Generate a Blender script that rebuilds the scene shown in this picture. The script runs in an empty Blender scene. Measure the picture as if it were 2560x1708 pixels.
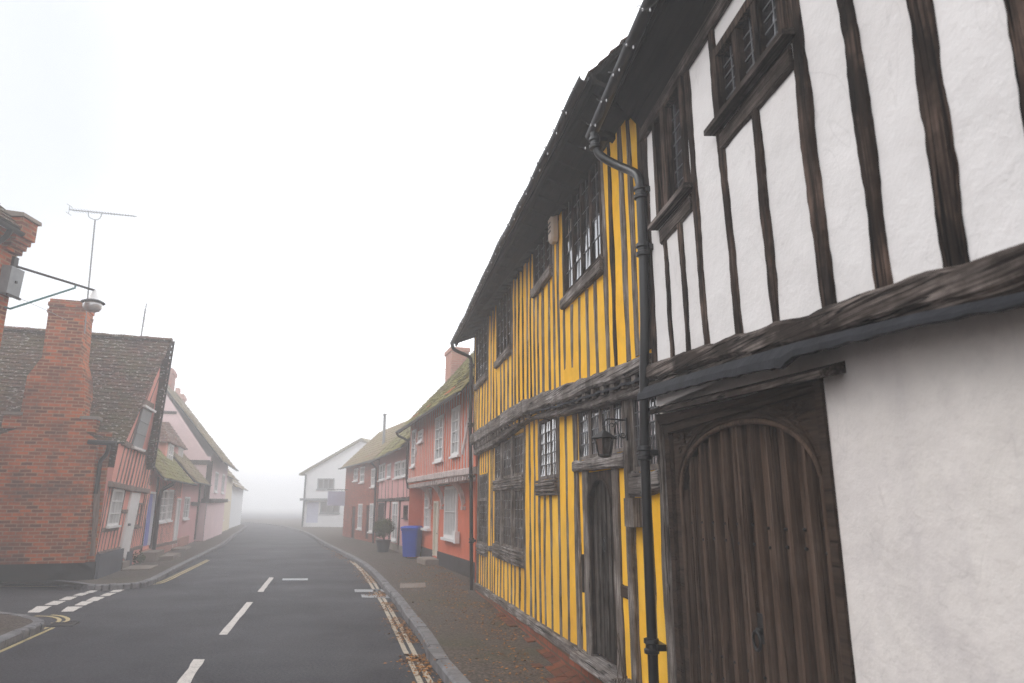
import bpy, bmesh, math, random
from mathutils import Vector, Matrix, noise
random.seed(7)
sc = bpy.context.scene
COL = sc.collection
R = math.radians

# ------------------------------------------------------------------ camera and measuring
FPX, CX, CY, EYE = 1707.0, 1280.0, 854.0, 1.65
PITCH = math.atan((1264 - 854) / FPX)
CP, SP = math.cos(PITCH), math.sin(PITCH)
CR = dict(c5=(1100, 100, 1.568), c6=(1100, 950, 2.0683), c7=(1600, 0, 1.7427), c8=(1600, 850, 1.827), z3=(1150, 1000, 3.483),
          z4=(1400, 950, 4.48), z5=(1000, 860, 2.656), z6=(1350, 150, 3.135), c2=(0, 830, 2.34), c3=(350, 900, 2.85),
          c4=(700, 850, 2.6127), z1=(0, 1350, 3.357), z2=(600, 1250, 3.357), g1=(230, 900, 2.904), g2=(370, 930, 3.336),
          g3=(750, 1050, 4.126), g4=(0, 500, 3.135), s=(0, 0, 1))

def K(c, x, y):
    a, b, k = CR[c]
    return a + x / k, b + y / k

def ray(u, v):
    a = (u - CX) / FPX; b = (CY - v) / FPX
    return a, CP - b * SP, SP + b * CP

def G(c, x, y, z=0.0):
    rx, ry, rz = ray(*K(c, x, y)); t = (z - EYE) / rz
    return rx * t, ry * t

def atY(c, x, y, Y):
    rx, ry, rz = ray(*K(c, x, y)); t = Y / ry
    return Vector((rx * t, Y, rz * t + EYE))

class Facade:
    """A vertical plane: s runs away from the camera, o out to the street, z up."""
    def __init__(S, p, d, side):
        S.p = p; L = math.hypot(*d); S.d = (d[0] / L, d[1] / L); S.side = side
        S.n = (-S.d[1] * side, S.d[0] * side)
        S.mat = Matrix.Translation((p[0], p[1], 0)) @ Matrix.Rotation(math.atan2(S.d[1], S.d[0]), 4, 'Z')
    def at(S, c, x, y, o=0.0):
        rx, ry, rz = ray(*K(c, x, y)); n = S.n
        t = (n[0] * S.p[0] + n[1] * S.p[1] + o) / (n[0] * rx + n[1] * ry)
        return ((rx * t - S.p[0]) * S.d[0] + (ry * t - S.p[1]) * S.d[1], rz * t + EYE)
    def world(S, s, o, z):
        return Vector((S.p[0] + S.d[0] * s + S.n[0] * o, S.p[1] + S.d[1] * s + S.n[1] * o, z))
    def rect(S, c, uL, uR, vT, vB, o=0.0):
        um = (uL + uR) / 2; vm = (vT + vB) / 2
        a = S.at(c, uL, vm, o)[0]; b = S.at(c, uR, vm, o)[0]
        return min(a, b), max(a, b), S.at(c, um, vB, o)[1], S.at(c, um, vT, o)[1]

# ------------------------------------------------------------------ tags
def tag(o, label=None, cat=None, group=None, kind=None):
    if label: o['label'] = label
    if cat: o['category'] = cat
    if group: o['group'] = group
    if kind: o['kind'] = kind
    return o

def thing(name, label, cat, F=None, loc=(0, 0, 0), group=None, rot=0):
    o = bpy.data.objects.new(name, None); COL.objects.link(o)
    o.empty_display_size = .2
    if F: o.matrix_world = F.mat @ Matrix.Translation((loc[0], loc[1] * F.side, loc[2]))
    else: o.matrix_world = Matrix.Translation(loc) @ Matrix.Rotation(rot, 4, 'Z')
    return tag(o, label, cat, group)

# ------------------------------------------------------------------ mesh builder
def nz(x, y=0., z=0.):
    return noise.noise(Vector((x, y, z)))

class MB:
    def __init__(S, side=1):
        S.v = []; S.f = []; S.side = side; S.mi = []
        S.cm = 0
    def face(S, *idx):
        S.f.append(idx); S.mi.append(S.cm)
    def vert(S, p):
        S.v.append(tuple(p)); return len(S.v) - 1
    def quad(S, *pts):
        S.face(*[S.vert(p) for p in pts])
    def box(S, s0, s1, o0, o1, z0, z1):
        b = len(S.v)
        for s in (s0, s1):
            for o in (o0, o1):
                for z in (z0, z1): S.v.append((s, o, z))
        for q in ((0, 1, 3, 2), (4, 6, 7, 5), (0, 4, 5, 1), (2, 3, 7, 6), (0, 2, 6, 4), (1, 5, 7, 3)):
            S.face(*[b + k for k in q])
    def hull8(S, pts):
        b = len(S.v); S.v += [tuple(p) for p in pts]
        for q in ((0, 3, 2, 1), (4, 5, 6, 7), (0, 1, 5, 4), (1, 2, 6, 5), (2, 3, 7, 6), (3, 0, 4, 7)):
            S.face(*[b + k for k in q])
    def prism(S, poly, o0, o1):
        n = len(poly); b = len(S.v)
        for o in (o0, o1):
            for (s, z) in poly: S.v.append((s, o, z))
        S.face(*range(b, b + n)); S.face(*range(b + 2 * n - 1, b + n - 1, -1))
        for i in range(n):
            j = (i + 1) % n; S.face(b + i, b + j, b + n + j, b + n + i)
    def rings(S, rings, closed=True, caps=True):
        n = len(rings[0]); b = len(S.v)
        for r in rings: S.v += [tuple(p) for p in r]
        for k in range(len(rings) - 1):
            for i in range(n if closed else n - 1):
                j = (i + 1) % n
                S.face(b + k * n + i, b + k * n + j, b + (k + 1) * n + j, b + (k + 1) * n + i)
        if caps:
            S.face(*range(b + n - 1, b - 1, -1)); S.face(*range(b + (len(rings) - 1) * n, b + len(rings) * n))
    def beam(S, pts, w, o0, o1, jit=.010, step=.11, seed=None, ch=.012, w2=None):
        """A hewn timber along a path of (s, z) points."""
        sd = random.random() * 100 if seed is None else seed
        P = [Vector((p[0], p[1])) for p in pts]
        seg = []
        for a, c in zip(P, P[1:]):
            n = max(1, int((c - a).length / step))
            seg += [a.lerp(c, i / n) for i in range(n)]
        seg.append(P[-1])
        rings = []; N = len(seg)
        for i, p in enumerate(seg):
            a = seg[max(0, i - 1)]; c = seg[min(N - 1, i + 1)]
            t = (c - a).normalized(); q = Vector((-t.y, t.x))
            ww = w if w2 is None else w + (w2 - w) * i / max(1, N - 1)
            k = i * step
            l = ww / 2 + jit * (1.4 * nz(sd, k * 1.3) + .8 * nz(sd + 9, k * 5) + .5 * nz(sd + 3, k * 17))
            r = ww / 2 + jit * (1.4 * nz(sd + 31, k * 1.3) + .8 * nz(sd + 40, k * 5) + .5 * nz(sd + 37, k * 17))
            f = o1 + jit * .6 * nz(sd + 55, k * 2.2)
            pl = p + q * l; pr = p - q * r
            cl = p + q * (l - ch); cr = p - q * (r - ch)
            rings.append([(pl.x, o0, pl.y), (pl.x, f - ch, pl.y), (cl.x, f, cl.y), (cr.x, f, cr.y), (pr.x, f - ch, pr.y), (pr.x, o0, pr.y)])
        S.rings(rings)
    def tube(S, pts, r, n=8, r2=None, caps=True):
        P = [Vector(p) for p in pts]; N = len(P)
        up = Vector((0, 0, 1)); rings = []; last = None
        for i, p in enumerate(P):
            t = (P[min(N - 1, i + 1)] - P[max(0, i - 1)]).normalized()
            if last is None:
                a = up if abs(t.z) < .9 else Vector((1, 0, 0))
                x = t.cross(a).normalized()
            else:
                x = (last - t * last.dot(t)).normalized()
            last = x; y = t.cross(x)
            rr = r if r2 is None else r + (r2 - r) * i / max(1, N - 1)
            rings.append([p + (x * math.cos(2 * math.pi * k / n) + y * math.sin(2 * math.pi * k / n)) * rr for k in range(n)])
        S.rings(rings, caps=caps)
    def lathe(S, c, prof, n=16):
        c = Vector(c)
        S.rings([[c + Vector((r * math.cos(2 * math.pi * k / n), r * math.sin(2 * math.pi * k / n), z)) for k in range(n)] for r, z in prof])
    def wall(S, s0, s1, z0, z1, o, holes=(), step=.3, bulge=.01, depth=.1, seed=0., top=None, bot=None):
        """A plaster sheet cut round the openings (s0, s1, z0, z1), with reveals; top/bot: functions of s limiting it."""
        xs = {s0, s1}; zs = {z0, z1}
        for h in holes:
            xs |= {min(max(h[0], s0), s1), min(max(h[1], s0), s1)}; zs |= {min(max(h[2], z0), z1), min(max(h[3], z0), z1)}
        def fill(vals):
            vals = sorted(vals); out = []
            for a, b in zip(vals, vals[1:]):
                n = max(1, int(round((b - a) / step)))
                out += [a + (b - a) * i / n for i in range(n)]
            return out + [vals[-1]]
        xs = fill(xs); zs = fill(zs); id = {}
        def P(i, j):
            if (i, j) not in id:
                s, z = xs[i], zs[j]
                zz = z
                if top: zz = min(zz, top(s))
                if bot: zz = max(zz, bot(s))
                id[i, j] = S.vert((s, o + bulge * (nz(s * .9 + seed, z * .9) + .5 * nz(s * 2.3, z * 2.3 + seed)), zz))
            return id[i, j]
        def inh(i, j):
            sm, zm = (xs[i] + xs[i + 1]) / 2, (zs[j] + zs[j + 1]) / 2
            return any(h[0] < sm < h[1] and h[2] < zm < h[3] for h in holes)
        for i in range(len(xs) - 1):
            for j in range(len(zs) - 1):
                if not inh(i, j):
                    q = [P(i, j), P(i + 1, j), P(i + 1, j + 1), P(i, j + 1)]
                    pts = [S.v[k] for k in q]
                    if abs(pts[0][2] - pts[3][2]) < 1e-5 and abs(pts[1][2] - pts[2][2]) < 1e-5: continue
                    S.face(*q)
        for h in holes:
            a, b, c, d = h
            for q in (((a, c), (b, c)), ((b, c), (b, d)), ((b, d), (a, d)), ((a, d), (a, c))):
                (sa, za), (sb, zb) = q
                S.quad((sa, o, za), (sb, o, zb), (sb, o - depth, zb), (sa, o - depth, za))
    def build(S, name, mat, parent=None, smooth=False, matrix=None):
        me = bpy.data.meshes.new(name)
        me.from_pydata([(p[0], p[1] * S.side, p[2]) for p in S.v], [], S.f)
        mats = mat if isinstance(mat, (list, tuple)) else [mat]
        for m in mats: me.materials.append(m)
        if len(mats) > 1: me.polygons.foreach_set('material_index', S.mi)
        bm = bmesh.new(); bm.from_mesh(me)
        bmesh.ops.recalc_face_normals(bm, faces=bm.faces)
        bm.to_mesh(me); bm.free()
        if smooth:
            me.polygons.foreach_set('use_smooth', [True] * len(me.polygons))
            try: me.set_sharp_from_angle(angle=R(42))
            except Exception: pass
        o = bpy.data.objects.new(name, me); COL.objects.link(o)
        if parent: o.parent = parent
        if matrix is not None: o.matrix_local = matrix
        return o

# ------------------------------------------------------------------ materials
class NT:
    def __init__(S, name):
        S.m = bpy.data.materials.new(name); S.m.use_nodes = True
        S.n = S.m.node_tree.nodes; S.l = S.m.node_tree.links
        S.b = S.n['Principled BSDF']; S.tc = S.n.new('ShaderNodeTexCoord')
    def link(S, a, b): S.l.new(a, b)
    def map(S, scale=(1, 1, 1), src=None, loc=(0, 0, 0), rot=(0, 0, 0)):
        k = S.n.new('ShaderNodeMapping'); k.inputs['Scale'].default_value = scale; k.inputs['Location'].default_value = loc
        k.inputs['Rotation'].default_value = rot
        S.link(src or S.tc.outputs['Object'], k.inputs['Vector']); return k.outputs[0]
    def noise(S, scale=5, detail=4, rough=.55, vec=None, dist=0):
        k = S.n.new('ShaderNodeTexNoise'); k.inputs['Scale'].default_value = scale; k.inputs['Detail'].default_value = detail
        k.inputs['Roughness'].default_value = rough; k.inputs['Distortion'].default_value = dist
        S.link(vec or S.tc.outputs['Object'], k.inputs['Vector']); return k.outputs['Fac']
    def ramp(S, fac, stops):
        k = S.n.new('ShaderNodeValToRGB'); e = k.color_ramp.elements
        while len(e) < len(stops): e.new(.5)
        for q, (p, c) in zip(e, stops):
            q.position = p; q.color = c if len(c) == 4 else (*c, 1)
        S.link(fac, k.inputs[0]); return k.outputs[0]
    def mix(S, fac, a, b, mode='MIX'):
        k = S.n.new('ShaderNodeMix'); k.data_type = 'RGBA'; k.blend_type = mode
        for sock, val in ((k.inputs[0], fac), (k.inputs[6], a), (k.inputs[7], b)):
            if isinstance(val, (int, float)): sock.default_value = val
            elif isinstance(val, tuple): sock.default_value = (*val, 1) if len(val) == 3 else val
            else: S.link(val, sock)
        return k.outputs[2]
    def math(S, op, a, b=0.):
        k = S.n.new('ShaderNodeMath'); k.operation = op
        for sock, val in ((k.inputs[0], a), (k.inputs[1], b)):
            if isinstance(val, (int, float)): sock.default_value = val
            else: S.link(val, sock)
        return k.outputs[0]
    def bump(S, h, strength=.3, dist=.01, prev=None):
        k = S.n.new('ShaderNodeBump'); k.inputs['Strength'].default_value = strength; k.inputs['Distance'].default_value = dist
        S.link(h, k.inputs['Height'])
        if prev: S.link(prev, k.inputs['Normal'])
        return k.outputs[0]
    def out(S, col=None, rough=.8, normal=None, spec=.3, metal=0., coat=0.):
        if col is not None:
            if isinstance(col, tuple): S.b.inputs['Base Color'].default_value = (*col, 1)
            else: S.link(col, S.b.inputs['Base Color'])
        if isinstance(rough, (int, float)): S.b.inputs['Roughness'].default_value = rough
        else: S.link(rough, S.b.inputs['Roughness'])
        S.b.inputs['Specular IOR Level'].default_value = spec; S.b.inputs['Metallic'].default_value = metal
        S.b.inputs['Coat Weight'].default_value = coat
        if normal: S.link(normal, S.b.inputs['Normal'])
        return S.m

def sc3(c, k): return tuple(x * k for x in c)

def plaster(name, col, dirt=None, dirt_amt=.35, var=.12, bump=.25, rough=.88, fade=None):
    t = NT(name); dirt = dirt or sc3(col, .7)
    big = t.noise(.7, 5, .6); mid = t.noise(3.2, 6, .65); fine = t.noise(60, 3, .6)
    c = t.mix(t.ramp(mid, [(.3, (0, 0, 0)), (.75, (1, 1, 1))]), sc3(col, 1 - var), sc3(col, 1 + var * .5))
    if fade:
        fd = t.noise(2.4, 6, .7, t.map((1, 1, .5), loc=(4, 1, 8)))
        c = t.mix(t.math('MULTIPLY', t.ramp(fd, [(.42, (0, 0, 0)), (.68, (1, 1, 1))]), .55), c, fade)
    streak = t.noise(3, 5, .65, t.map((3, 3, .35)))
    c = t.mix(t.math('MULTIPLY', t.ramp(streak, [(.55, (0, 0, 0)), (.85, (1, 1, 1))]), dirt_amt * .5), c, dirt)
    c = t.mix(t.math('MULTIPLY', t.ramp(big, [(.45, (0, 0, 0)), (.72, (1, 1, 1))]), dirt_amt), c, dirt)
    sp = t.noise(3.2, 6, .7, t.map((1, 1, 1), loc=(5, 9, 3)))
    c = t.mix(t.math('MULTIPLY', t.ramp(sp, [(.50, (0, 0, 0)), (.74, (1, 1, 1))]), dirt_amt * .5), c, sc3(dirt, .8))
    ck = t.math('ABSOLUTE', t.math('SUBTRACT', t.noise(1.9, 3, .55, t.map((1, 1, .6), loc=(2, 7, 1)), .6), .5))
    c = t.mix(t.math('MULTIPLY', t.ramp(ck, [(.0006, (1, 1, 1)), (.0018, (0, 0, 0))]), .14), c, sc3(dirt, .45))
    nb = t.bump(mid, bump, .05); nb = t.bump(fine, bump * .5, .004, nb)
    return t.out(c, rough, nb, .25)

def wood(name, dark, mid, light, axis='Z', gscale=1., wear=.5, split=1.):
    t = NT(name)
    sx = dict(Z=(1, 1, .07), X=(.07, 1, 1), Y=(1, .07, 1))[axis]
    g1 = t.noise(26 * gscale, 6, .7, t.map(sx), .6)
    g2 = t.noise(90 * gscale, 3, .6, t.map(dict(Z=(1, 1, .03), X=(.03, 1, 1), Y=(1, .03, 1))[axis]))
    pat = t.noise(2.6, 5, .65)
    c = t.mix(t.ramp(g1, [(.32, (0, 0, 0)), (.62, (1, 1, 1))]), dark, mid)
    w = t.math('MULTIPLY', t.ramp(pat, [(.42, (0, 0, 0)), (.68, (1, 1, 1))]), t.ramp(g2, [(.4, (0, 0, 0)), (.65, (1, 1, 1))]))
    c = t.mix(t.math('MULTIPLY', w, wear), c, light)
    cs = dict(Z=(1, 1, .022), X=(.022, 1, 1), Y=(1, .022, 1))[axis]
    cr = t.math('ABSOLUTE', t.math('SUBTRACT', t.noise(19 * gscale, 2, .5, t.map(cs, loc=(3, 5, 2)), .08), .5))
    cr = t.ramp(cr, [(.003, (0, 0, 0)), (.014, (1, 1, 1))])
    c = t.mix(t.math('MULTIPLY', t.math('SUBTRACT', 1., cr), split), c, sc3(dark, .35))
    kn = t.noise(5, 2, .5, t.map(dict(Z=(1, 1, .45), X=(.45, 1, 1), Y=(1, .45, 1))[axis], loc=(11, 2, 4)))
    c = t.mix(t.math('MULTIPLY', t.ramp(kn, [(.66, (0, 0, 0)), (.72, (1, 1, 1))]), .7), c, sc3(dark, .7))
    nb = t.bump(cr, .8, .012); nb = t.bump(g1, .6, .012, nb); nb = t.bump(g2, .4, .004, nb)
    return t.out(c, .9, nb, .1)

def brick(name, c1, c2, mortar, bw=.225, bh=.075, soot=(.03, .025, .025), soot_amt=.5, mort=.011, roofy=False):
    t = NT(name)
    sx = t.n.new('ShaderNodeSeparateXYZ'); t.link(t.tc.outputs['Object'], sx.inputs[0])
    cb = t.n.new('ShaderNodeCombineXYZ')
    wob = t.math('MULTIPLY', t.math('SUBTRACT', t.noise(4, 2), .5), .022)
    t.link(t.math('ADD', t.math('ADD', sx.outputs[0], sx.outputs[1]), wob), cb.inputs[0])
    t.link(t.math('ADD', sx.outputs[2], wob), cb.inputs[1])
    k = t.n.new('ShaderNodeTexBrick'); k.inputs['Scale'].default_value = 1.
    k.inputs['Brick Width'].default_value = bw; k.inputs['Row Height'].default_value = bh; k.inputs['Mortar Size'].default_value = mort
    k.inputs['Mortar Smooth'].default_value = .3; k.inputs['Bias'].default_value = -.1
    k.inputs['Color1'].default_value = (*c1, 1); k.inputs['Color2'].default_value = (*c2, 1); k.inputs['Mortar'].default_value = (*mortar, 1)
    t.link(cb.outputs[0], k.inputs['Vector'])
    big = t.noise(1.3, 5, .7); mid = t.noise(14, 4, .65)
    c = t.mix(t.math('MULTIPLY', t.ramp(big, [(.45, (0, 0, 0)), (.72, (1, 1, 1))]), soot_amt), k.outputs['Color'], soot)
    c = t.mix(t.math('MULTIPLY', t.ramp(mid, [(.5, (0, 0, 0)), (.8, (1, 1, 1))]), .35), c, sc3(c2, .35))
    light = t.noise(2.1, 6, .7, t.map((1, 1, 1), loc=(7, 3, 1)))
    c = t.mix(t.math('MULTIPLY', t.ramp(light, [(.58, (0, 0, 0)), (.78, (1, 1, 1))]), .3), c, sc3(mortar, 1.3))
    nb = t.bump(k.outputs['Fac'], -.5, .012); nb = t.bump(mid, .4, .01, nb)
    return t.out(c, .9, nb, .2)

def tiles(name, a, b, moss, moss_amt=.4, lichen=.25, tw=.17, th=.1):
    """Roof tile colours in the roof's own plane: x along the eave, y up the slope."""
    t = NT(name)
    k = t.n.new('ShaderNodeTexBrick'); k.inputs['Scale'].default_value = 1; k.inputs['Brick Width'].default_value = tw
    k.inputs['Row Height'].default_value = th; k.inputs['Mortar Size'].default_value = .003
    k.inputs['Color1'].default_value = (*a, 1); k.inputs['Color2'].default_value = (*b, 1); k.inputs['Mortar'].default_value = (*sc3(a, .3), 1)
    t.link(t.tc.outputs['Object'], k.inputs['Vector'])
    mid = t.noise(9, 4, .7); big = t.noise(.9, 5, .7); sp = t.noise(11, 3, .6, t.map((1, 2.2, 1)))
    c = t.mix(t.math('MULTIPLY', t.ramp(mid, [(.35, (0, 0, 0)), (.7, (1, 1, 1))]), .6), k.outputs['Color'], sc3(a, .5))
    mm = t.math('MULTIPLY', t.ramp(t.math('ADD', t.math('MULTIPLY', big, .75), t.math('MULTIPLY', mid, .25)), [(.5 - moss_amt * .28, (0, 0, 0)), (.62 - moss_amt * .12, (1, 1, 1))]), min(1, moss_amt * 1.6))
    c = t.mix(mm, c, t.mix(t.noise(25, 3), sc3(moss, .6), sc3(moss, 1.4)))
    c = t.mix(t.math('MULTIPLY', t.ramp(sp, [(.59, (0, 0, 0)), (.64, (1, 1, 1))]), lichen), c, (.5, .48, .44))
    nb = t.bump(mid, .6, .02)
    return t.out(c, .9, nb, .2)

def paint(name, col, rough=.5, spec=.4, var=.12, bumpy=.15):
    t = NT(name); q = t.noise(6, 5, .65); f = t.noise(45, 3)
    c = t.mix(t.ramp(q, [(.35, (0, 0, 0)), (.7, (1, 1, 1))]), sc3(col, 1 - var), sc3(col, 1 + var * .4))
    return t.out(c, rough, t.bump(f, bumpy, .003), spec)

def glass(name, col, rough=.06, wave=.25):
    t = NT(name); q = t.noise(5, 2)
    c = t.mix(t.noise(3, 3), sc3(col, .6), sc3(col, 1.4))
    t.out(c, rough, t.bump(q, wave, .02), 1.0, 0, 1.0)
    t.b.inputs['IOR'].default_value = 1.7; t.b.inputs['Coat IOR'].default_value = 1.7; t.b.inputs['Coat Roughness'].default_value = .03
    return t.m

def curtained(name, a, b, scale=16):
    t = NT(name)
    w = t.n.new('ShaderNodeTexWave'); w.inputs['Scale'].default_value = scale; w.inputs['Distortion'].default_value = 2.5
    w.inputs['Detail'].default_value = 2; w.bands_direction = 'X'; t.link(t.map((1, .2, .08)), w.inputs['Vector'])
    c = t.mix(w.outputs['Fac'], a, b)
    return t.out(c, .25, None, .5, 0, .6)

def asphalt(name):
    t = NT(name); f = t.noise(140, 3, .7); m = t.noise(28, 4, .65); b = t.noise(.55, 5, .6); tr = t.noise(.5, 4, .6, t.map((1, .22, 1), rot=(0, 0, R(15))))
    g = t.noise(34, 6, .8)
    c = t.mix(t.ramp(g, [(.40, (0, 0, 0)), (.63, (1, 1, 1))]), (.003, .003, .004), (.064, .063, .072))
    c = t.mix(t.math('MULTIPLY', t.ramp(tr, [(.45, (0, 0, 0)), (.65, (1, 1, 1))]), .4), c, (.034, .033, .038))
    c = t.mix(t.math('MULTIPLY', t.ramp(b, [(.5, (0, 0, 0)), (.7, (1, 1, 1))]), .35), c, (.012, .0115, .013))
    nb = t.bump(m, .35, .015); nb = t.bump(g, .8, .012, nb)
    return t.out(c, t.ramp(b, [(.3, (.6,) * 3), (.7, (.85,) * 3)]), nb, .2)

def tarmac(name):
    t = NT(name); f = t.noise(110, 3, .7); m = t.noise(7, 5, .7); b = t.noise(.8, 5, .65)
    g = t.noise(34, 5, .8)
    c = t.mix(t.ramp(g, [(.40, (0, 0, 0)), (.64, (1, 1, 1))]), (.014, .011, .009), (.150, .118, .095))
    c = t.mix(t.math('MULTIPLY', t.ramp(m, [(.5, (0, 0, 0)), (.72, (1, 1, 1))]), .7), c, (.050, .031, .017))
    c = t.mix(t.math('MULTIPLY', t.ramp(b, [(.5, (0, 0, 0)), (.66, (1, 1, 1))]), .55), c, (.045, .047, .018))
    nb = t.bump(m, .4, .02); nb = t.bump(f, .5, .006, nb)
    return t.out(c, .85, nb, .25)

def worn(name, col, under=(.05, .049, .054), amt=.5):
    t = NT(name); f = t.noise(70, 3, .75); m = t.noise(9, 5, .7)
    k = t.math('ADD', t.math('MULTIPLY', f, .6), t.math('MULTIPLY', m, .4))
    c = t.mix(t.ramp(k, [(.5, (0, 0, 0)), (.62, (1, 1, 1))]), sc3(col, 1), t.mix(amt, col, under))
    return t.out(c, .7, t.bump(f, .4, .005), .3)

M = {}
M['white_plaster'] = plaster('white_limewash', (.70, .675, .665), (.58, .54, .52), .4, .07, .4)
M['pale_plaster'] = plaster('weathered_limewash', (.68, .635, .60), (.48, .44, .445), .8, .10, .4)
M['yellow_plaster'] = plaster('yellow_limewash', (.90, .47, .016), (.58, .30, .04), .5, .2, .45, .9, (.93, .60, .09))
M['red_plaster'] = plaster('red_limewash', (.62, .150, .075), (.45, .11, .07), .4, .14)
M['pinkred_plaster'] = plaster('salmon_limewash', (.78, .34, .275), (.58, .26, .22), .45, .14)
M['pink_plaster'] = plaster('pink_limewash', (.62, .33, .32), (.48, .27, .27), .4, .12)
M['palepink_plaster'] = plaster('pale_pink_limewash', (.70, .52, .52), (.55, .42, .42), .4, .10)
M['cream_plaster'] = plaster('cream_render', (.72, .62, .46), (.6, .52, .4), .3, .08)
M['far_white'] = plaster('white_render', (.78, .78, .78), (.65, .66, .68), .3, .05)
M['oak_v'] = wood('grey_oak_upright', (.024, .018, .015), (.165, .135, .115), (.46, .42, .395), 'Z', 1, .85)
M['oak_h'] = wood('grey_oak_level', (.026, .020, .018), (.175, .150, .135), (.50, .465, .45), 'X', 1, .9)
M['dark_v'] = wood('tarred_oak_upright', (.005, .004, .0035), (.024, .015, .011), (.20, .135, .105), 'Z', 1, .85)
M['dark_h'] = wood('tarred_oak_level', (.007, .005, .0042), (.046, .034, .028), (.30, .25, .225), 'X', 1, .95)
M['gate_v'] = wood('brown_oak_boards', (.034, .021, .015), (.092, .058, .041), (.19, .135, .105), 'Z', .9, .55, .35)
M['gate_h'] = wood('brown_oak_rails', (.014, .009, .0065), (.050, .032, .023), (.11, .076, .06), 'X', .8, .4, .3)
M['door_v'] = wood('weathered_oak_boards', (.010, .008, .007), (.048, .039, .033), (.20, .175, .16), 'Z', .8, .8)
M['white_wood'] = wood('limewashed_oak', (.42, .33, .31), (.58, .50, .48), (.66, .62, .60), 'Z', .7, .5)
M['pink_oak'] = wood('faded_oak', (.11, .075, .062), (.25, .18, .15), (.40, .33, .30), 'Z', .8, .6)
M['black_iron'] = paint('black_painted_iron', (.006, .006, .007), .38, .5, .3)
M['wrought'] = paint('wrought_iron', (.008, .007, .007), .55, .4, .3)
M['soffit'] = wood('dark_soffit_boards', (.007, .006, .0055), (.020, .016, .014), (.05, .04, .036), 'X', .7, .4)
M['slate'] = paint('lead_and_slate_flashing', (.020, .021, .026), .7, .15, .45, .8)
M['lead'] = paint('lead_cames', (.10, .10, .105), .45, .4, .3)
M['dark_glass'] = glass('dark_leaded_glass', (.020, .019, .021))
M['grey_glass'] = glass('old_window_glass', (.045, .043, .047), .05, .4)
M['green_glass'] = glass('green_stained_glass', (.004, .05, .025), .08)
M['curtain'] = curtained('white_curtain_glass', (.16, .155, .16), (.44, .43, .43))
M['far_glass'] = glass('far_window_glass', (.10, .105, .115), .1)
M['white_paint'] = paint('white_gloss_paint', (.72, .71, .70), .4, .4, .06)
M['cream_paint'] = paint('cream_door_paint', (.66, .62, .52), .4, .4, .06)
M['blue_door'] = paint('periwinkle_door_paint', (.14, .16, .48), .4, .4, .1)
M['grey_plinth'] = plaster('grey_plinth_paint', (.085, .09, .105), (.05, .05, .06), .4, .15)
M['black_plinth'] = plaster('black_bitumen_plinth', (.016, .016, .018), (.03, .03, .03), .4, .2)
M['dark_plinth'] = plaster('charcoal_plinth', (.035, .033, .037), (.05, .05, .05), .4, .2)
M['brick_old'] = brick('old_orange_brick', (.50, .100, .020), (.085, .018, .010), (.36, .21, .115), soot_amt=.8, mort=.013)
M['brick_red'] = brick('red_brick', (.40, .085, .035), (.25, .055, .03), (.20, .12, .09), soot_amt=.35)
M['brick_pink'] = brick('pinkish_brick', (.46, .20, .15), (.36, .15, .12), (.40, .27, .22), soot_amt=.2)
M['brick_paver'] = brick('mossy_brick_paving', (.20, .060, .028), (.10, .036, .022), (.05, .042, .025), .21, .1, (.045, .045, .018), .9)
M['brick_plinth'] = brick('red_brick_plinth', (.28, .075, .036), (.15, .042, .025), (.10, .07, .045), .21, .075, (.05, .05, .02), .5)
M['tile_dark'] = tiles('brown_clay_tiles', (.060, .036, .031), (.145, .062, .045), (.065, .062, .014), .32, .7)
M['tile_moss'] = tiles('mossy_clay_tiles', (.13, .075, .055), (.18, .10, .065), (.17, .155, .035), .75, .3)
M['tile_brown'] = tiles('weathered_tan_tiles', (.21, .135, .10), (.26, .165, .12), (.19, .16, .06), .5, .25)
M['tile_red'] = tiles('dormer_clay_tiles', (.11, .050, .042), (.18, .075, .055), (.09, .08, .02), .2, .45)
M['asphalt'] = asphalt('wet_asphalt')
M['pavement'] = tarmac('dirty_footway')
M['kerb'] = paint('granite_kerb', (.17, .165, .17), .75, .3, .45, .6)
M['mark_white'] = worn('worn_white_line', (.50, .465, .43), amt=.6)
M['mark_yellow'] = worn('worn_yellow_line', (.42, .33, .16), amt=.6)
M['mark_pale'] = worn('faded_yellow_line', (.40, .34, .26), amt=.65)
M['bin_blue'] = paint('blue_bin_plastic', (.0, .055, .42), .5, .25, .1)
M['black_rubber'] = paint('black_rubber', (.012, .012, .012), .7, .3)
M['galv'] = paint('galvanised_steel', (.22, .23, .24), .45, .5, .2)
M['green_paint'] = paint('teal_painted_steel', (.02, .13, .13), .4, .5, .2)
M['lamp_glass'] = glass('smoked_lamp_glass', (.40, .38, .38), .1, .1)
M['lantern_glass'] = glass('dusty_lantern_glass', (.055, .045, .04), .2, .2)
M['alarm'] = paint('faded_cream_plastic', (.52, .42, .34), .5, .4, .1)
M['stone'] = plaster('worn_stone', (.24, .20, .17), (.12, .10, .08), .5, .2)
M['terracotta'] = paint('dark_pot_glaze', (.05, .055, .06), .5, .4)
M['sign_blue'] = paint('pale_sign_paint', (.55, .56, .68), .5, .3, .06)
M['earth'] = plaster('bare_ground', (.10, .085, .06), (.07, .08, .03), .6, .2)

def leaf_material(name, a, b):
    t = NT(name)
    c = t.mix(t.ramp(t.noise(14, 2), [(.35, (0, 0, 0)), (.65, (1, 1, 1))]), a, b)
    return t.out(c, .75, None, .25)
M['leaf_green'] = leaf_material('shrub_leaves', (.030, .045, .014), (.085, .105, .032))
M['leaf_fall'] = leaf_material('fallen_leaves', (.055, .024, .011), (.38, .16, .03))
M['twig'] = paint('dry_twig', (.05, .032, .02), .8, .2, .3)

def struct(b, name, mat, **k):
    return tag(b.build(name, mat, **k), kind='structure')

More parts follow.
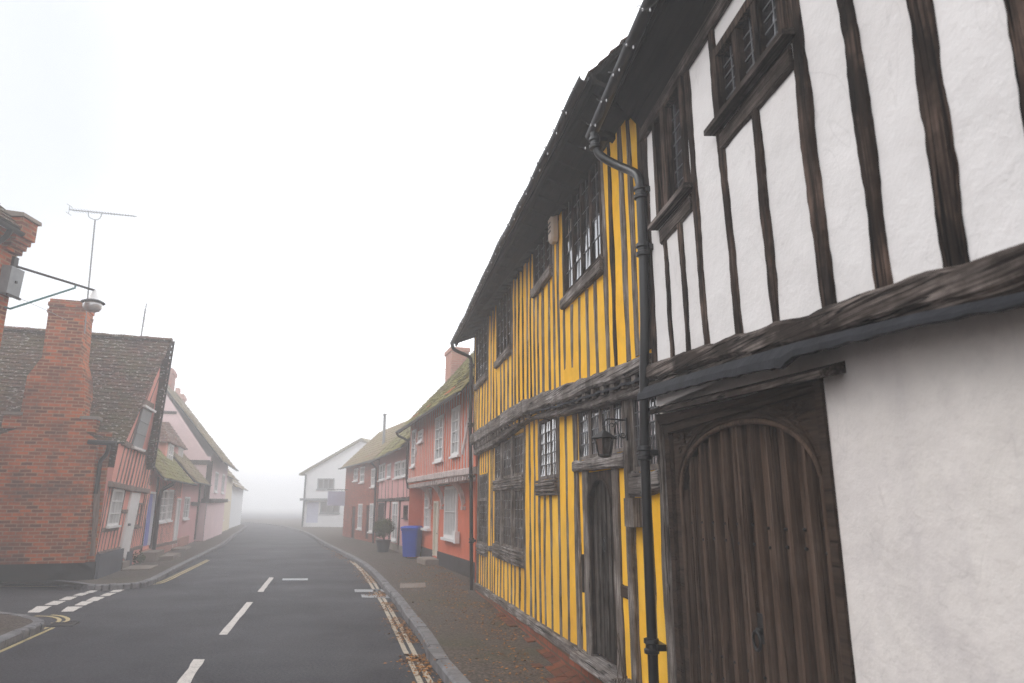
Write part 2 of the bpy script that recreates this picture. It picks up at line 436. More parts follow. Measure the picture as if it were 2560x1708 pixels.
# ------------------------------------------------------------------ ground, road, pavements
b = MB(); b.quad((-390, -80, -.06), (390, -80, -.06), (390, 390, -.06), (-390, 390, -.06)); struct(b, 'ground', M['earth'])
b = MB(); b.quad((-70, -14, 0), (14, -14, 0), (14, 150, 0), (-70, 150, 0)); struct(b, 'road', M['asphalt'])

def smooth(pts, n=5):
    P = [Vector(p) for p in pts]; out = []
    for i in range(len(P) - 1):
        p0, p1, p2, p3 = P[max(0, i - 1)], P[i], P[i + 1], P[min(len(P) - 1, i + 2)]
        for k in range(n):
            t = k / n
            out.append(.5 * ((2 * p1) + (p2 - p0) * t + (2 * p0 - 5 * p1 + 4 * p2 - p3) * t * t + (3 * p1 - p0 - 3 * p2 + p3) * t ** 3))
    out.append(P[-1]); return out

def extend_near(pts, y):
    a, c = Vector(pts[0]), Vector(pts[1]); d = (a - c) / abs(a.y - c.y)
    return [tuple(a + d * (a.y - y))] + list(pts)

KH = .11
kerbR = [G('z2', *p, KH) for p in [(1870, 1538), (1700, 1340), (1560, 1110), (1430, 950), (1330, 815), (1250, 730), (1170, 640), (1060, 540), (900, 450), (700, 350), (480, 245)]]
kerbR = smooth(extend_near(kerbR, -12) + [(-24, 66), (-40, 84)], 4)
kerbL = [G('z1', *p, KH) for p in [(0, 318), (530, 345), (760, 372), (980, 370), (1220, 345), (1430, 245), (1600, 160), (1860, 30)]]
kerbL = smooth([(-40, 15.6), (-20, 15.45), (-14, 15.35)] + kerbL + [(-15.3, 39), (-19, 50), (-24, 62), (-40, 88)], 4)
kerbN = smooth([(-40, 11.9), (-18, 11.7), (-10, 11.6)] + [G('z1', *p, KH) for p in [(0, 612), (250, 650), (325, 690), (160, 762), (0, 828)]] + [(-4.4, 3.0), (-2.6, -12)], 4)

def slab(name, line, far):
    b = MB(); poly = [(p[0], p[1]) for p in line] + far
    bm = bmesh.new(); vs = [bm.verts.new((x, y, KH)) for x, y in poly]
    f = bm.faces.new(vs); bmesh.ops.triangulate(bm, faces=[f], ngon_method='EAR_CLIP')
    idx = {v: i for i, v in enumerate(bm.verts)}
    for v in bm.verts: b.vert(v.co)
    for f in bm.faces: b.face(*[idx[v] for v in f.verts])
    bm.free(); return struct(b, name, M['pavement'])
slab('pavement', kerbR, [(60, 90), (60, -12)])
slab('pavement', kerbL, [(-70, 90), (-70, 15.6)])
slab('pavement', kerbN, [(-40, -12)])

def kerb(line, out, w=.13):
    """kerb stones with joints; out = +1 when the road lies to the left of travel"""
    b = MB(); P = [Vector((p[0], p[1])) for p in line]; acc = 0
    for a, c in zip(P, P[1:]):
        L = (c - a).length; n = max(1, round(L / .75)); t = (c - a).normalized(); q = Vector((-t.y, t.x)) * out
        for i in range(n):
            e0 = a.lerp(c, i / n) + t * .006; e1 = a.lerp(c, (i + 1) / n) - t * .006
            h = KH + .006 + random.uniform(-.004, .004); d = random.uniform(-.006, .006)
            r = []
            for e in (e0, e1):
                i_, o_ = e - q * w * .5, e + q * (w * .5 + d)
                r.append([(i_.x, i_.y, -.02), (o_.x, o_.y, -.02), ((o_).x, (o_).y, h - .025), (o_.x - q.x * .02, o_.y - q.y * .02, h), (i_.x, i_.y, h)])
            b.rings(r)
    return struct(b, 'kerb', M['kerb'])
kerb(kerbR, 1); kerb(kerbL, -1); kerb(kerbN, 1)

def ribbon(b, pts, w, z=.005, wob=.006):
    P = [Vector(p[:2]) for p in pts]; prev = None
    for i, p in enumerate(P):
        t = (P[min(len(P) - 1, i + 1)] - P[max(0, i - 1)]).normalized(); q = Vector((-t.y, t.x))
        l = p + q * (w / 2 + wob * nz(i * .7, w * 31)); r = p - q * (w / 2 + wob * nz(i * .7, w * 57 + 4))
        cur = (b.vert((l.x, l.y, z)), b.vert((r.x, r.y, z)))
        if prev: b.face(prev[0], prev[1], cur[1], cur[0])
        prev = cur

def marking(name, quads, mat):
    for q in quads:
        b = MB(); P = [Vector(G('z1', *p)) for p in q]
        # ragged outline
        n = 7; L = [P[0].lerp(P[3], i / n) for i in range(n + 1)]; Rr = [P[1].lerp(P[2], i / n) for i in range(n + 1)]
        prev = None
        for l, r in zip(L, Rr):
            j = Vector((random.uniform(-.008, .008), random.uniform(-.008, .008)))
            cur = (b.vert((l.x + j.x, l.y + j.y, .005)), b.vert((r.x - j.y, r.y + j.x, .005)))
            if prev: b.face(prev[0], prev[1], cur[1], cur[0])
            prev = cur
        struct(b, name, mat)
marking('centre_line', [((1400, 1330), (1520, 1330), (1720, 1005), (1630, 1005)), ((1835, 798), (1905, 798), (2120, 525), (2070, 525)), ((2163, 437), (2210, 437), (2297, 317), (2258, 317))], M['mark_white'])
marking('give_way_line', [((228, 612), (330, 612), (432, 558), (310, 558)), ((370, 548), (478, 548), (552, 514), (450, 514)), ((493, 507), (585, 507), (655, 478), (560, 478)),
    ((605, 470), (690, 470), (755, 447), (675, 447)), ((702, 445), (778, 445), (835, 423), (765, 423)), ((795, 418), (870, 418), (935, 393), (845, 393)),
    ((513, 604), (610, 604), (692, 562), (565, 562)), ((620, 552), (712, 552), (788, 518), (690, 518)), ((720, 514), (812, 514), (885, 480), (785, 480)),
    ((833, 472), (915, 472), (978, 447), (895, 447)), ((915, 440), (995, 440), (1048, 419), (962, 419)), ((985, 415), (1060, 415), (1113, 393), (1030, 393))], M['mark_white'])

def yline(cr, pts, mat, w=.055, near=None, far=()):
    P = [G(cr, *p) for p in pts]
    if near is not None: P = extend_near(P, near)
    b = MB(); ribbon(b, smooth(list(P) + list(far), 6), w); struct(b, 'yellow_line', mat)
yline('z2', [(1510, 1530), (1400, 1300), (1290, 1070), (1210, 900), (1150, 800), (1090, 700), (1010, 590), (920, 510)], M['mark_pale'], near=-5)
yline('z2', [(1595, 1530), (1500, 1360), (1390, 1150), (1290, 970), (1200, 820), (1120, 690), (1030, 590), (955, 525)], M['mark_pale'], near=-5)
yline('z1', [(0, 900), (200, 818), (400, 735)], M['mark_yellow'], near=2)
yline('z1', [(0, 940), (220, 842), (450, 738)], M['mark_yellow'], near=2)
yline('z1', [(290, 641), (400, 643), (470, 655), (500, 672), (480, 692), (430, 700)], M['mark_yellow'])
yline('z1', [(430, 632), (510, 640), (565, 660), (565, 680), (520, 694)], M['mark_yellow'])
yline('z1', [(0, 390), (300, 391), (600, 394), (900, 398)], M['mark_yellow'], .1)
yline('z1', [(1170, 378), (1340, 355), (1530, 270), (1740, 168)], M['mark_yellow'])
yline('z1', [(1230, 378), (1370, 358), (1550, 274), (1755, 172)], M['mark_yellow'])

# patches and covers on the carriageway
def cover(cr, quad, z, mat, label, name='drain_cover', cat='drain cover', bars=0):
    P = [Vector((*G(cr, *p, z), z)) for p in quad]
    b = MB()
    c = sum(P, Vector()) / 4
    inner = [c + (p - c) * .86 for p in P]
    for i in range(4):
        j = (i + 1) % 4; up = Vector((0, 0, .007))
        b.face(*[b.vert(p) for p in (P[i] + up, P[j] + up, inner[j] + up, inner[i] + up)])
        b.face(*[b.vert(p) for p in (P[i] - up, P[j] - up, P[j] + up, P[i] + up)])
        b.face(*[b.vert(p) for p in (inner[i] + up, inner[j] + up, inner[j] - up, inner[i] - up)])
    b.quad(*[p + Vector((0, 0, .003)) for p in inner])
    for k in range(bars):
        f0, f1 = (k + .2) / bars, (k + .75) / bars
        b.quad(*[inner[0].lerp(inner[1], f) + Vector((0, 0, .006)) if e == 0 else inner[3].lerp(inner[2], f) + Vector((0, 0, .006)) for f, e in ((f0, 0), (f1, 0), (f1, 1), (f0, 1))])
    return tag(b.build(name, mat), label, cat)
cover('z2', [(965, 775), (1215, 775), (1190, 752), (960, 752)], .002, M['galv'], 'long narrow steel cover across the faded yellow lines, farther of the two')
cover('z2', [(1025, 822), (1265, 825), (1235, 803), (1015, 797)], .002, M['galv'], 'long narrow steel cover across the faded yellow lines, nearer of the two', bars=9)
cover('z2', [(355, 676), (570, 676), (570, 660), (358, 660)], .002, M['galv'], 'pale rectangular cover in the road beside the farthest centre dash')
cover('z1', [(385, 728), (610, 722), (668, 688), (450, 694)], .002, M['wrought'], 'black iron gully grate at the corner by the double yellow lines', bars=8)
cover('z2', [(1340, 742), (1560, 738), (1555, 697), (1345, 700)], KH, M['stone'], 'square stone inspection slab let into the right pavement', 'inspection_slab', 'pavement slab')

M['patch'] = asphalt('newer_asphalt')
for quad in ([(760, 1010), (1130, 1020), (1330, 850), (1010, 845)], [(1750, 470), (2010, 470), (2110, 390), (1880, 388)]):
    b = MB(); P = [Vector(G('z1', *p)) for p in quad]; out = []
    for i in range(4):
        for k in range(6): q = P[i].lerp(P[(i + 1) % 4], k / 6); out.append((q.x + random.uniform(-.03, .03), q.y + random.uniform(-.03, .03), .003))
    b.face(*[b.vert(q) for q in out]); struct(b, 'road_patch', M['patch'])
# ------------------------------------------------------------------ facades
FW = Facade((1.02, 5.08), (-.13, .99), 1)
FY = Facade((1.02, 5.08), (-.196, .98), 1)
FR = Facade((-.35, 14.0), (-.30, .954), 1)
FP = Facade((-3.45, 23.0), (-.31, .95), 1)
FB = Facade((-5.75, 29.9), (-.40, .915), 1)
FL = Facade((-9.0, 15.4), (-.30, .955), -1)
FX = Facade((-9.0, 15.4), (-.955, -.30), 1)      # the brick flank, square to the street front: s runs left

# ------------------------------------------------------------------ house pieces
def window(F, parent, r, o, cols, rows, frame, pane, sill=None, fw=.05, proud=.03, recess=.05, lead=None, mull=.03, mat_bar=None, split=None, sillmat=None, sill_out=.08, label=None):
    """frame with mullions (one mesh), panes, glazing bars or cames, sill. cols: lights, rows: panes up, lead: (nx, nz) cames in each light"""
    s0, s1, z0, z1 = r; sd = F.side
    b = MB(sd)
    b.box(s0, s0 + fw, o - .09, o + proud, z0, z1); b.box(s1 - fw, s1, o - .09, o + proud, z0, z1)
    b.box(s0 + fw, s1 - fw, o - .09, o + proud - .003, z1 - fw, z1); b.box(s0 + fw, s1 - fw, o - .09, o + proud - .003, z0, z0 + fw)
    lw = (s1 - s0 - 2 * fw) / cols
    for k in range(1, cols):
        c = s0 + fw + lw * k; b.box(c - mull / 2, c + mull / 2, o - .08, o + proud - .008, z0 + fw, z1 - fw)
    w = b.build('window', frame, parent)
    if label: w['label'] = label
    pb = MB(sd); op = o - recess
    if lead:
        pb.box(s0 + fw * .5, s1 - fw * .5, op - .022, op - .008, z0 + fw * .5, z1 - fw * .5)
        for k in range(cols):
            a, c = s0 + fw + lw * k, s0 + fw + lw * (k + 1); lt = random.gauss(.03, .02)
            for i in range(lead[0]):
                for j in range(lead[1]):
                    xa, xb = a + (c - a) * i / lead[0], a + (c - a) * (i + 1) / lead[0]; h = (z1 - z0 - 2 * fw) / lead[1]; za = z0 + fw + h * j
                    tv = lt + random.gauss(0, .022); th_ = random.gauss(0, .02); dx, dz = (xb - xa) * th_ / 2, h * tv / 2
                    pb.quad((xa, op - dx + dz, za), (xb, op + dx + dz, za), (xb, op + dx - dz, za + h), (xa, op - dx - dz, za + h))
    else:
        pb.box(s0 + fw * .5, s1 - fw * .5, op - .012, op, z0 + fw * .5, z1 - fw * .5)
    pb.build('pane', pane, w)
    lb = MB(sd); any_ = False
    if lead:
        for k in range(cols):
            a, c = s0 + fw + lw * k + (mull / 2 if k else 0), s0 + fw + lw * (k + 1) - (mull / 2 if k < cols - 1 else 0)
            for i in range(1, lead[0]):
                x = a + (c - a) * i / lead[0]; lb.box(x - .004, x + .004, op, op + .006, z0 + fw, z1 - fw); any_ = True
            for i in range(1, lead[1]):
                z = z0 + fw + (z1 - z0 - 2 * fw) * i / lead[1]; lb.box(a, c, op, op + .005, z - .004, z + .004); any_ = True
        if any_: lb.build('lead_lattice', M['lead'], w)
    elif rows > 1 or split:
        bw = .018
        for k in range(1, rows):
            z = z0 + fw + (z1 - z0 - 2 * fw) * k / rows
            t = .04 if (split and k == split) else bw
            lb.box(s0 + fw, s1 - fw, op, o + proud - .012, z - t / 2, z + t / 2)
        lb.build('glazing_bar', mat_bar or frame, w)
    if sill:
        sb = MB(sd); sb.box(s0 - .05, s1 + .05, o - .05, o + sill_out, z0 - sill, z0 - .002); sb.build('sill', sillmat or frame, w)
    return w

def roof(F, parent, s0, s1, oe, ze, run, rise, mat, cw=.22, ch=.16, thick=.05, lift=.018, name='roof', sag=.0, back=True, ovr=.0, rough=1., under=True):
    """two tiled slopes; every tile laid as its own lapped face in the slope's plane, in one mesh per slope"""
    sd = F.side; L = math.hypot(run, rise)
    yx = Vector((0, -run / L * sd, rise / L)); xx = Vector((1, 0, 0)); zx = xx.cross(yx)
    if zx.z < 0: zx = -zx
    flip = xx.cross(yx).z < 0
    m = Matrix(((xx.x, yx.x, zx.x, s0), (xx.y, yx.y, zx.y, oe * sd), (xx.z, yx.z, zx.z, ze), (0, 0, 0, 1)))
    b = MB(); W = s1 - s0
    nr = max(3, int(L / ch)); nc = max(3, int(W / cw)); cw = W / nc; ch = L / nr
    for j in range(nr):
        for i in range(nc + (j % 2)):
            xa = max(0, (i - .5 * (j % 2)) * cw); xb = min(W, (i + 1 - .5 * (j % 2)) * cw)
            if xb - xa < .02: continue
            d = [random.uniform(-.35, .35) * lift * rough for _ in range(3)]
            y0 = j * ch - random.uniform(0, .012) * rough; y1 = (j + 1) * ch + .01
            def hz(x, y): return -sag * math.sin(math.pi * x / W) * (1 if sag else 0) + rough * .02 * nz(x * .6 + s0, y * .6)
            p = [(xa + .003, y0, lift + d[0] + hz(xa, y0)), (xb - .003, y0, lift + d[1] + hz(xb, y0)), (xb - .003, y1, d[2] * .3 + hz(xb, y1)), (xa + .003, y1, d[2] * .3 + hz(xa, y1))]
            k = [b.vert(q) for q in p]; k2 = [b.vert((q[0], q[1], q[2] - .014)) for q in p[:2]]
            b.face(*k); b.face(k2[0], k2[1], k[1], k[0])
            b.face(k[0], k[3], k2[0]); b.face(k[1], k2[1], k[2])
    # boarding under the tiles
    o = b.build(name, mat, parent, matrix=m)
    b = MB(); b.hull8([(.01, -.02, -thick), (W - .01, -.02, -thick), (W - .01, L, -thick), (.01, L, -thick), (.01, -.02, -.012), (W - .01, -.02, -.012), (W - .01, L, -.012), (.01, L, -.012)])
    b.build('roof_boarding', M['soffit'], o)
    if back:
        b = MB(sd); e = oe - 2 * run
        b.quad((s0, oe - run, ze + rise), (s1, oe - run, ze + rise), (s1, e, ze), (s0, e, ze))
        b.quad((s0, oe - run, ze + rise - thick), (s1, oe - run, ze + rise - thick), (s1, e, ze - thick), (s0, e, ze - thick))
        bo = b.build('rear_slope', mat, parent)
    return o

def gutter(F, parent, pts, r=.055, name='gutter', mat=None):
    """half-round gutter along (s, o, z) points"""
    b = MB(F.side); rings = []
    for (s, o, z) in pts:
        ring = [(s, o + r * math.cos(a), z + r * math.sin(a)) for a in [math.pi + math.pi * k / 8 for k in range(9)]]
        ring += [(s, o + (r - .008) * math.cos(a), z + (r - .008) * math.sin(a)) for a in [2 * math.pi - math.pi * k / 8 for k in range(9)]]
        rings.append(ring)
    b.rings(rings); g = b.build(name, mat or M['black_iron'], parent, smooth=True)
    return g

def downpipe(F, parent, pts, r=.04, collars=(), mat=None):
    b = MB(F.side); b.tube(pts, r, 12)
    p = b.build('downpipe', mat or M['black_iron'], parent, smooth=True)
    for c in collars:
        b = MB(F.side); (s, o, z) = c
        b.lathe(c, [(r, -.05), (r + .016, -.045), (r + .018, -.02), (r + .006, -.012), (r + .006, .012), (r + .018, .02), (r + .016, .045), (r, .05)], 12)
        b.box(s - r - .045, s + r + .045, o - r - .04, o - r + .015, z - .02, z + .02)
        b.build('pipe_collar', mat or M['black_iron'], p, smooth=True)
    return p

def shell(F, parent, s0, s1, z0, z1, o, depth, mat, name='side_wall'):
    b = MB(F.side)
    for s in (s0, s1): b.quad((s, o, z0), (s, o - depth, z0), (s, o - depth, z1), (s, o, z1))
    b.quad((s0, o - depth, z0), (s1, o - depth, z0), (s1, o - depth, z1), (s0, o - depth, z1))
    return b.build(name, mat, parent)

def stud(F, parent, pts, w, o0, o1, mat, name='stud', **k):
    b = MB(F.side); b.beam(pts, w, o0, o1, **k); return b.build(name, mat, parent)


# ================================================================== WHITE HOUSE (near right)
def lin(pts):
    pts = sorted(pts)
    def f(x):
        if x <= pts[0][0]: return pts[0][1]
        for (a, c), (d, e) in zip(pts, pts[1:]):
            if x <= d: return c + (e - c) * (x - a) / (d - a)
        return pts[-1][1]
    return f

def arch_fn(sa, sb, zs, h, p=2.3):
    c, w = (sa + sb) / 2, abs(sb - sa) / 2
    return lambda s: zs + h * max(0., 1 - min(1, abs((s - c) / w)) ** p) ** (1 / 1.9)

def arch_band(b, s0, s1, f, ztop, o0, o1, n=40):
    """solid between the arch curve f and a level top"""
    prev = None
    for i in range(n + 1):
        s = s0 + (s1 - s0) * i / n; z = min(f(s), ztop - .005)
        cur = [(s, o0, z), (s, o1, z), (s, o1, ztop), (s, o0, ztop)]
        if prev: b.hull8(prev + cur)
        prev = cur

WH = thing('timber_framed_house', 'white timber-framed house with black studs and an arched oak gate, nearest on the right', 'house', FW)
SFAR = -.27
gate_r = (-2.26, -.28, .10, 2.20)
b = MB(1); b.wall(-9, SFAR + .03, .05, 2.55, 0, [gate_r], .22, .016, .16, 3)
b.build('lower_wall', M['pale_plaster'], WH, smooth=True)
W1r = FW.rect('c7', 362, 658, 60, 420, .1); W1 = (-2.46, -1.72, 3.68, 4.12); W2 = (-1.29, -.73, 3.53, 4.31)
b = MB(1); b.wall(-9, -.47, 2.3, 4.84, .1, [W1, W2], .22, .014, .14, 8)
b.build('upper_wall', M['white_plaster'], WH, smooth=True)
shell(FW, WH, -9, -.3, .05, 4.7, -.02, 6.0, M['pale_plaster'])
btop = lin([(-.3, 2.63), (-.51, 2.62), (-1.77, 2.45), (-2.19, 2.42), (-2.6, 2.37), (-3.14, 2.33), (-3.41, 2.30), (-9, 2.24)])
slt = lin([(-.3, 2.44), (-.73, 2.41), (-1.82, 2.33), (-2.36, 2.29), (-3.04, 2.22), (-3.41, 2.17), (-9, 2.1)])
slb = lin([(-.3, 2.37), (-.68, 2.345), (-1.54, 2.29), (-2.22, 2.225), (-2.27, 2.215), (-2.33, 2.245), (-3.04, 2.19), (-3.41, 2.15), (-9, 2.08)])
stud(FW, WH, [(s, (btop(s) + slt(s)) / 2 + .022) for s in [-9, -6, -3.6, -3.2, -2.8, -2.4, -2, -1.5, -1, -.6, -.31]], .115, .02, .150, M['dark_h'], 'bressummer_beam', jit=.02, ch=.02, step=.06, seed=5)
stud(FW, WH, [(s, slt(s) + .026) for s in [-9, -6, -3.6, -3.0, -2.4, -2, -1.5, -1, -.6, -.31]], .045, .02, .132, M['dark_h'], 'moulded_rail', jit=.008, ch=.015, step=.08, seed=15)
# slate and lead flashing, dressed over the jetty in overlapping sheets
b = MB(1); s = -9.0
while s < -.36:
    e = min(-.33, s + random.uniform(.42, .75)); n = 9; prev = None
    for i in range(n + 1):
        x = s + (e - s) * i / n; rg = .010 * nz(x * 9) + .006 * nz(x * 31)
        tp = slt(x) + .012; bt = slb(x) + rg - .006 * (i / n)
        of = .178 + .010 * nz(x * 6) + .012 * (i / n)
        cur = [b.vert(q) for q in ((x, .07, tp + .012), (x, .16, tp), (x, of, (tp + bt) / 2 - .004), (x, of + .004, bt), (x, of - .012, bt - .004), (x, .06, tp - .016))]
        if prev:
            for k in range(5): b.face(prev[k], cur[k], cur[k + 1], prev[k + 1])
        prev = cur
    s = e - .025
b.build('flashing', M['slate'], WH)
for pts, w in [([(-.52, 4.84), (-.50, 3.6), (-.49, 2.58)], .09), ([(-.80, 3.40), (-.825, 3.0), (-.83, 2.54)], .052), ([(-1.07, 3.38), (-1.09, 2.9), (-1.09, 2.5)], .062),
               ([(-1.335, 4.84), (-1.33, 4.3), (-1.335, 3.4), (-1.365, 2.46)], .072), ([(-1.71, 4.84), (-1.70, 4.2), (-1.73, 3.3), (-1.755, 2.42)], .072),
               ([(-2.11, 3.53), (-2.10, 3.1), (-2.12, 2.4)], .062), ([(-2.51, 4.84), (-2.50, 3.8), (-2.505, 3.0), (-2.52, 2.36)], .092),
               ([(-2.83, 4.84), (-2.84, 3.54), (-2.84, 2.34)], .088), ([(-3.19, 4.84), (-3.18, 3.26), (-3.17, 2.31)], .105), ([(-3.55, 4.84), (-3.53, 3.3), (-3.50, 2.29)], .12),
               ([(-4.0, 4.84), (-4.0, 2.28)], .12), ([(-4.6, 4.84), (-4.6, 2.26)], .12), ([(-5.3, 4.84), (-5.3, 2.26)], .12)]:
    stud(FW, WH, pts, w * .9, .04, .116, M['dark_v'], jit=.012, step=.03, ch=.006)
for r, cols, lead, pane in ((W1, 3, (2, 5), 'dark_glass'), (W2, 1, (4, 7), 'grey_glass')):
    w = window(FW, WH, r, .1, cols, 1, M['dark_v'], M[pane], None, .055, .03, .02 if cols == 3 else .03, lead, .05)
    b = MB(1); b.hull8([(r[0] - .05, .08, r[2] - .035), (r[1] + .06, .08, r[2] - .035), (r[1] + .06, .175, r[2] - .040), (r[0] - .05, .175, r[2] - .040), (r[0] - .05, .08, r[2] + .004), (r[1] + .06, .08, r[2] + .004), (r[1] + .06, .175, r[2] - .010), (r[0] - .05, .175, r[2] - .010)])
    b.build('sill', M['dark_h'], w)
    b = MB(1); b.beam([(r[0] + .01, r[2] - .105), (r[1] - .01, r[2] - .11)], .115, .05, .120, .008, .06); b.build('apron_board', M['dark_h'], w)
    if cols == 1:
        b = MB(1); b.quad((-1.20, .1 - .027, 3.80), (-1.10, .1 - .027, 3.80), (-1.10, .1 - .027, 3.92), (-1.20, .1 - .027, 3.92)); b.build('stained_pane', M['green_glass'], w)
        b = MB(1); b.box(-.97, -.90, .03, .135, 3.57, 4.27); b.build('mullion', M['dark_v'], w)
# roof and eaves
roof(FW, WH, -9, -.10, .34, 4.70, 3.4, 3.8, M['tile_dark'], .2, .14)
b = MB(1); b.box(-9, -.12, .315, .345, 4.60, 4.70); b.build('fascia_board', M['soffit'], WH)
b = MB(1); b.hull8([(-9, .09, 4.34), (-.47, .09, 4.36), (-.47, .305, 4.60), (-9, .305, 4.60), (-9, .09, 4.40), (-.47, .09, 4.42), (-.47, .305, 4.64), (-9, .305, 4.64)]); b.build('soffit', M['soffit'], WH)
b = MB(1); b.beam([(-9, 4.30), (-.47, 4.33)], .10, .05, .135, .008, .15); b.build('wall_plate', M['dark_h'], WH)
gutter(FW, WH, [(-9, .40, 4.70), (-6, .40, 4.64), (-3, .40, 4.60), (-1.3, .40, 4.575), (-.05, .395, 4.55)], .045)
sw = smooth([(-.16, .395, 4.52), (-.165, .38, 4.40), (-.18, .35, 4.31), (-.27, .25, 4.19), (-.38, .18, 4.09), (-.46, .155, 4.01), (-.49, .150, 3.92)], 5)
dp = downpipe(FW, WH, [tuple(p) for p in sw] + [(-.487, .150, 3.4), (-.45, .150, 2.9), (-.40, .150, 2.62), (-.32, .15, 2.1), (-.24, .13, 1.2), (-.20, .12, .10)], .034,
              [(-.49, .150, 3.86), (-.487, .150, 3.42), (-.31, .150, 2.0), (-.17, .39, 4.42), (-.22, .13, .75)])
# gate
sa, sb = -2.20, -.42
F_ = arch_fn(sa + .06, sb - .08, 1.74, .35)
b = MB(1)
b.box(-2.255, sa, -.13, .012, .10, 2.18); b.box(sb, -.335, -.13, .012, .10, 2.2)
b.box(sa, sa + .06, -.13, -.018, .10, 1.75); b.box(sb - .08, sb, -.13, -.018, .10, 1.75)
b.box(-2.255, -.335, -.13, .018, 2.13, 2.20)
gf = b.build('gate_frame', M['gate_h'], WH)
b = MB(1); arch_band(b, sa, sb, F_, 2.128, -.13, -.022, 56)
for k in range(3):   # mouldings following the arch
    fo = .018 + k * .026; ring = []
    for i in range(61):
        t = i / 60; x = sa + .05 + (sb - sa - .12) * t
        ring.append((x, -.024 + .010 * (k % 2), F_(x) + fo))
    b.tube(ring, .008, 6)
for ss in (-1, 1):   # carved leaves in the two spandrels
    cx = sb - .10 if ss > 0 else sa + .08
    for i in range(11):
        a = random.random(); x = cx - ss * a * .42; zt = 2.11; z = F_(min(max(x, sa + .03), sb - .03)) + .09
        if z > zt - .02: continue
        z = z + (zt - z) * random.random(); an = random.uniform(0, 3.1)
        L_ = .05
        P0 = Vector((x - math.cos(an) * L_, z - math.sin(an) * L_ * .5)); P1 = Vector((x + math.cos(an) * L_, z + math.sin(an) * L_ * .5))
        q = [P0.lerp(P1, t) for t in (0, .3, .7, 1)]
        b.tube([(v.x, -.018, v.y) for v in q], .004, 6); b.tube([(q[1].x, -.018, q[1].y), (q[2].x, -.014, q[2].y)], .013, 6)
b.build('spandrel', M['gate_h'], gf)
b = MB(1); b.tube([(sa + .06, -.03, .14), (sa + .06, -.03, .9)] + [(sa + .062 + (sb - sa - .144) * i / 80, -.026, F_(sa + .062 + (sb - sa - .144) * i / 80) - .004) for i in range(81)] + [(sb - .08, -.03, .9), (sb - .08, -.03, .14)], .015, 8); b.build('arch_moulding', M['gate_v'], gf, smooth=True)
b = MB(1); b.hull8([(-2.42, .0, 2.165), (-.30, .0, 2.285), (-.30, .115, 2.265), (-2.42, .115, 2.145), (-2.42, .0, 2.215), (-.30, .0, 2.335), (-.30, .115, 2.295), (-2.42, .115, 2.172)])
b.build('drip_board', M['dark_h'], gf)
b = MB(1); b.hull8([(-2.25, -.06, 2.14), (-.33, -.06, 2.19), (-.33, .045, 2.19), (-2.25, .045, 2.14), (-2.25, -.06, 2.172), (-.33, -.06, 2.275), (-.33, .06, 2.262), (-2.25, .06, 2.152)]); b.build('head_moulding', M['gate_h'], gf)
b = MB(1); b.beam([(-.305, .08), (-.30, 1.0), (-.31, 2.27)], .075, -.02, .05, .012, .08); b.build('stud', M['oak_v'], WH)
mid = -1.31
for (x0, x1, n) in ((sa + .045, mid - .006, 5), (mid + .006, sb - .06, 5)):
    b = MB(1); wv = (x1 - x0) / n
    for i in range(n):
        a, c = x0 + wv * i, x0 + wv * (i + 1); zt = lambda x: min(F_(x) + .02, 2.12)
        N_ = 5
        d = random.uniform(-.006, .006)
        for j in range(N_):
            ga, gc = a + .022, c - .022; u, v = ga + (gc - ga) * j / N_, ga + (gc - ga) * (j + 1) / N_
            b.hull8([(u, -.12, .12), (v, -.12, .12), (v, -.085 + d, .12), (u, -.085 + d, .12), (u, -.12, zt(u)), (v, -.12, zt(v)), (v, -.085 + d, zt(v)), (u, -.085 + d, zt(u))])
    b.box(x0, x1, -.135, -.125, .12, 1.70)
    lf = b.build('gate_leaf', M['gate_v'], WH)
    for i in range(n + 1):
        x = x0 + wv * i; x = min(max(x, x0 + .017), x1 - .017); zt = F_(x) + .01
        b = MB(1); w_ = .017
        b.rings([[(x - w_, -.09, z), (x - w_, -.060, z), (x - w_ * .6, -.036, z), (x + w_ * .6, -.036, z), (x + w_, -.060, z), (x + w_, -.09, z)] for z in (.13, .8, 1.5, zt)])
        b.build('batten', M['gate_v'], lf)
    for z in (1.545, 1.45, .80, .68):
        for i in range(n + 1):
            for dx in (-.038, .038):
                x = x0 + wv * i + dx
                if x0 + .01 < x < x1 - .01 and z < F_(x):
                    b = MB(1); b.lathe((x, -.082, z + random.uniform(-.008, .008)), [(.0, -.009), (.007, -.006), (.0095, 0), (.007, .006), (.0, .009)], 8); b.build('nail_head', M['wrought'], lf)
# iron ring handle and plate
b = MB(1); b.box(-1.475, -1.405, -.05, -.040, .98, 1.12); b.lathe((-1.44, -.03, 1.04), [(0, -.018), (.018, -.014), (.022, 0), (.018, .014), (0, .018)], 10)
ring = [(-1.44 + .036 * math.sin(2 * math.pi * k / 20), -.012, .995 + .044 * math.cos(2 * math.pi * k / 20)) for k in range(21)]
b.tube(ring, .008, 8); b.build('ring_handle', M['wrought'], WH, smooth=True)
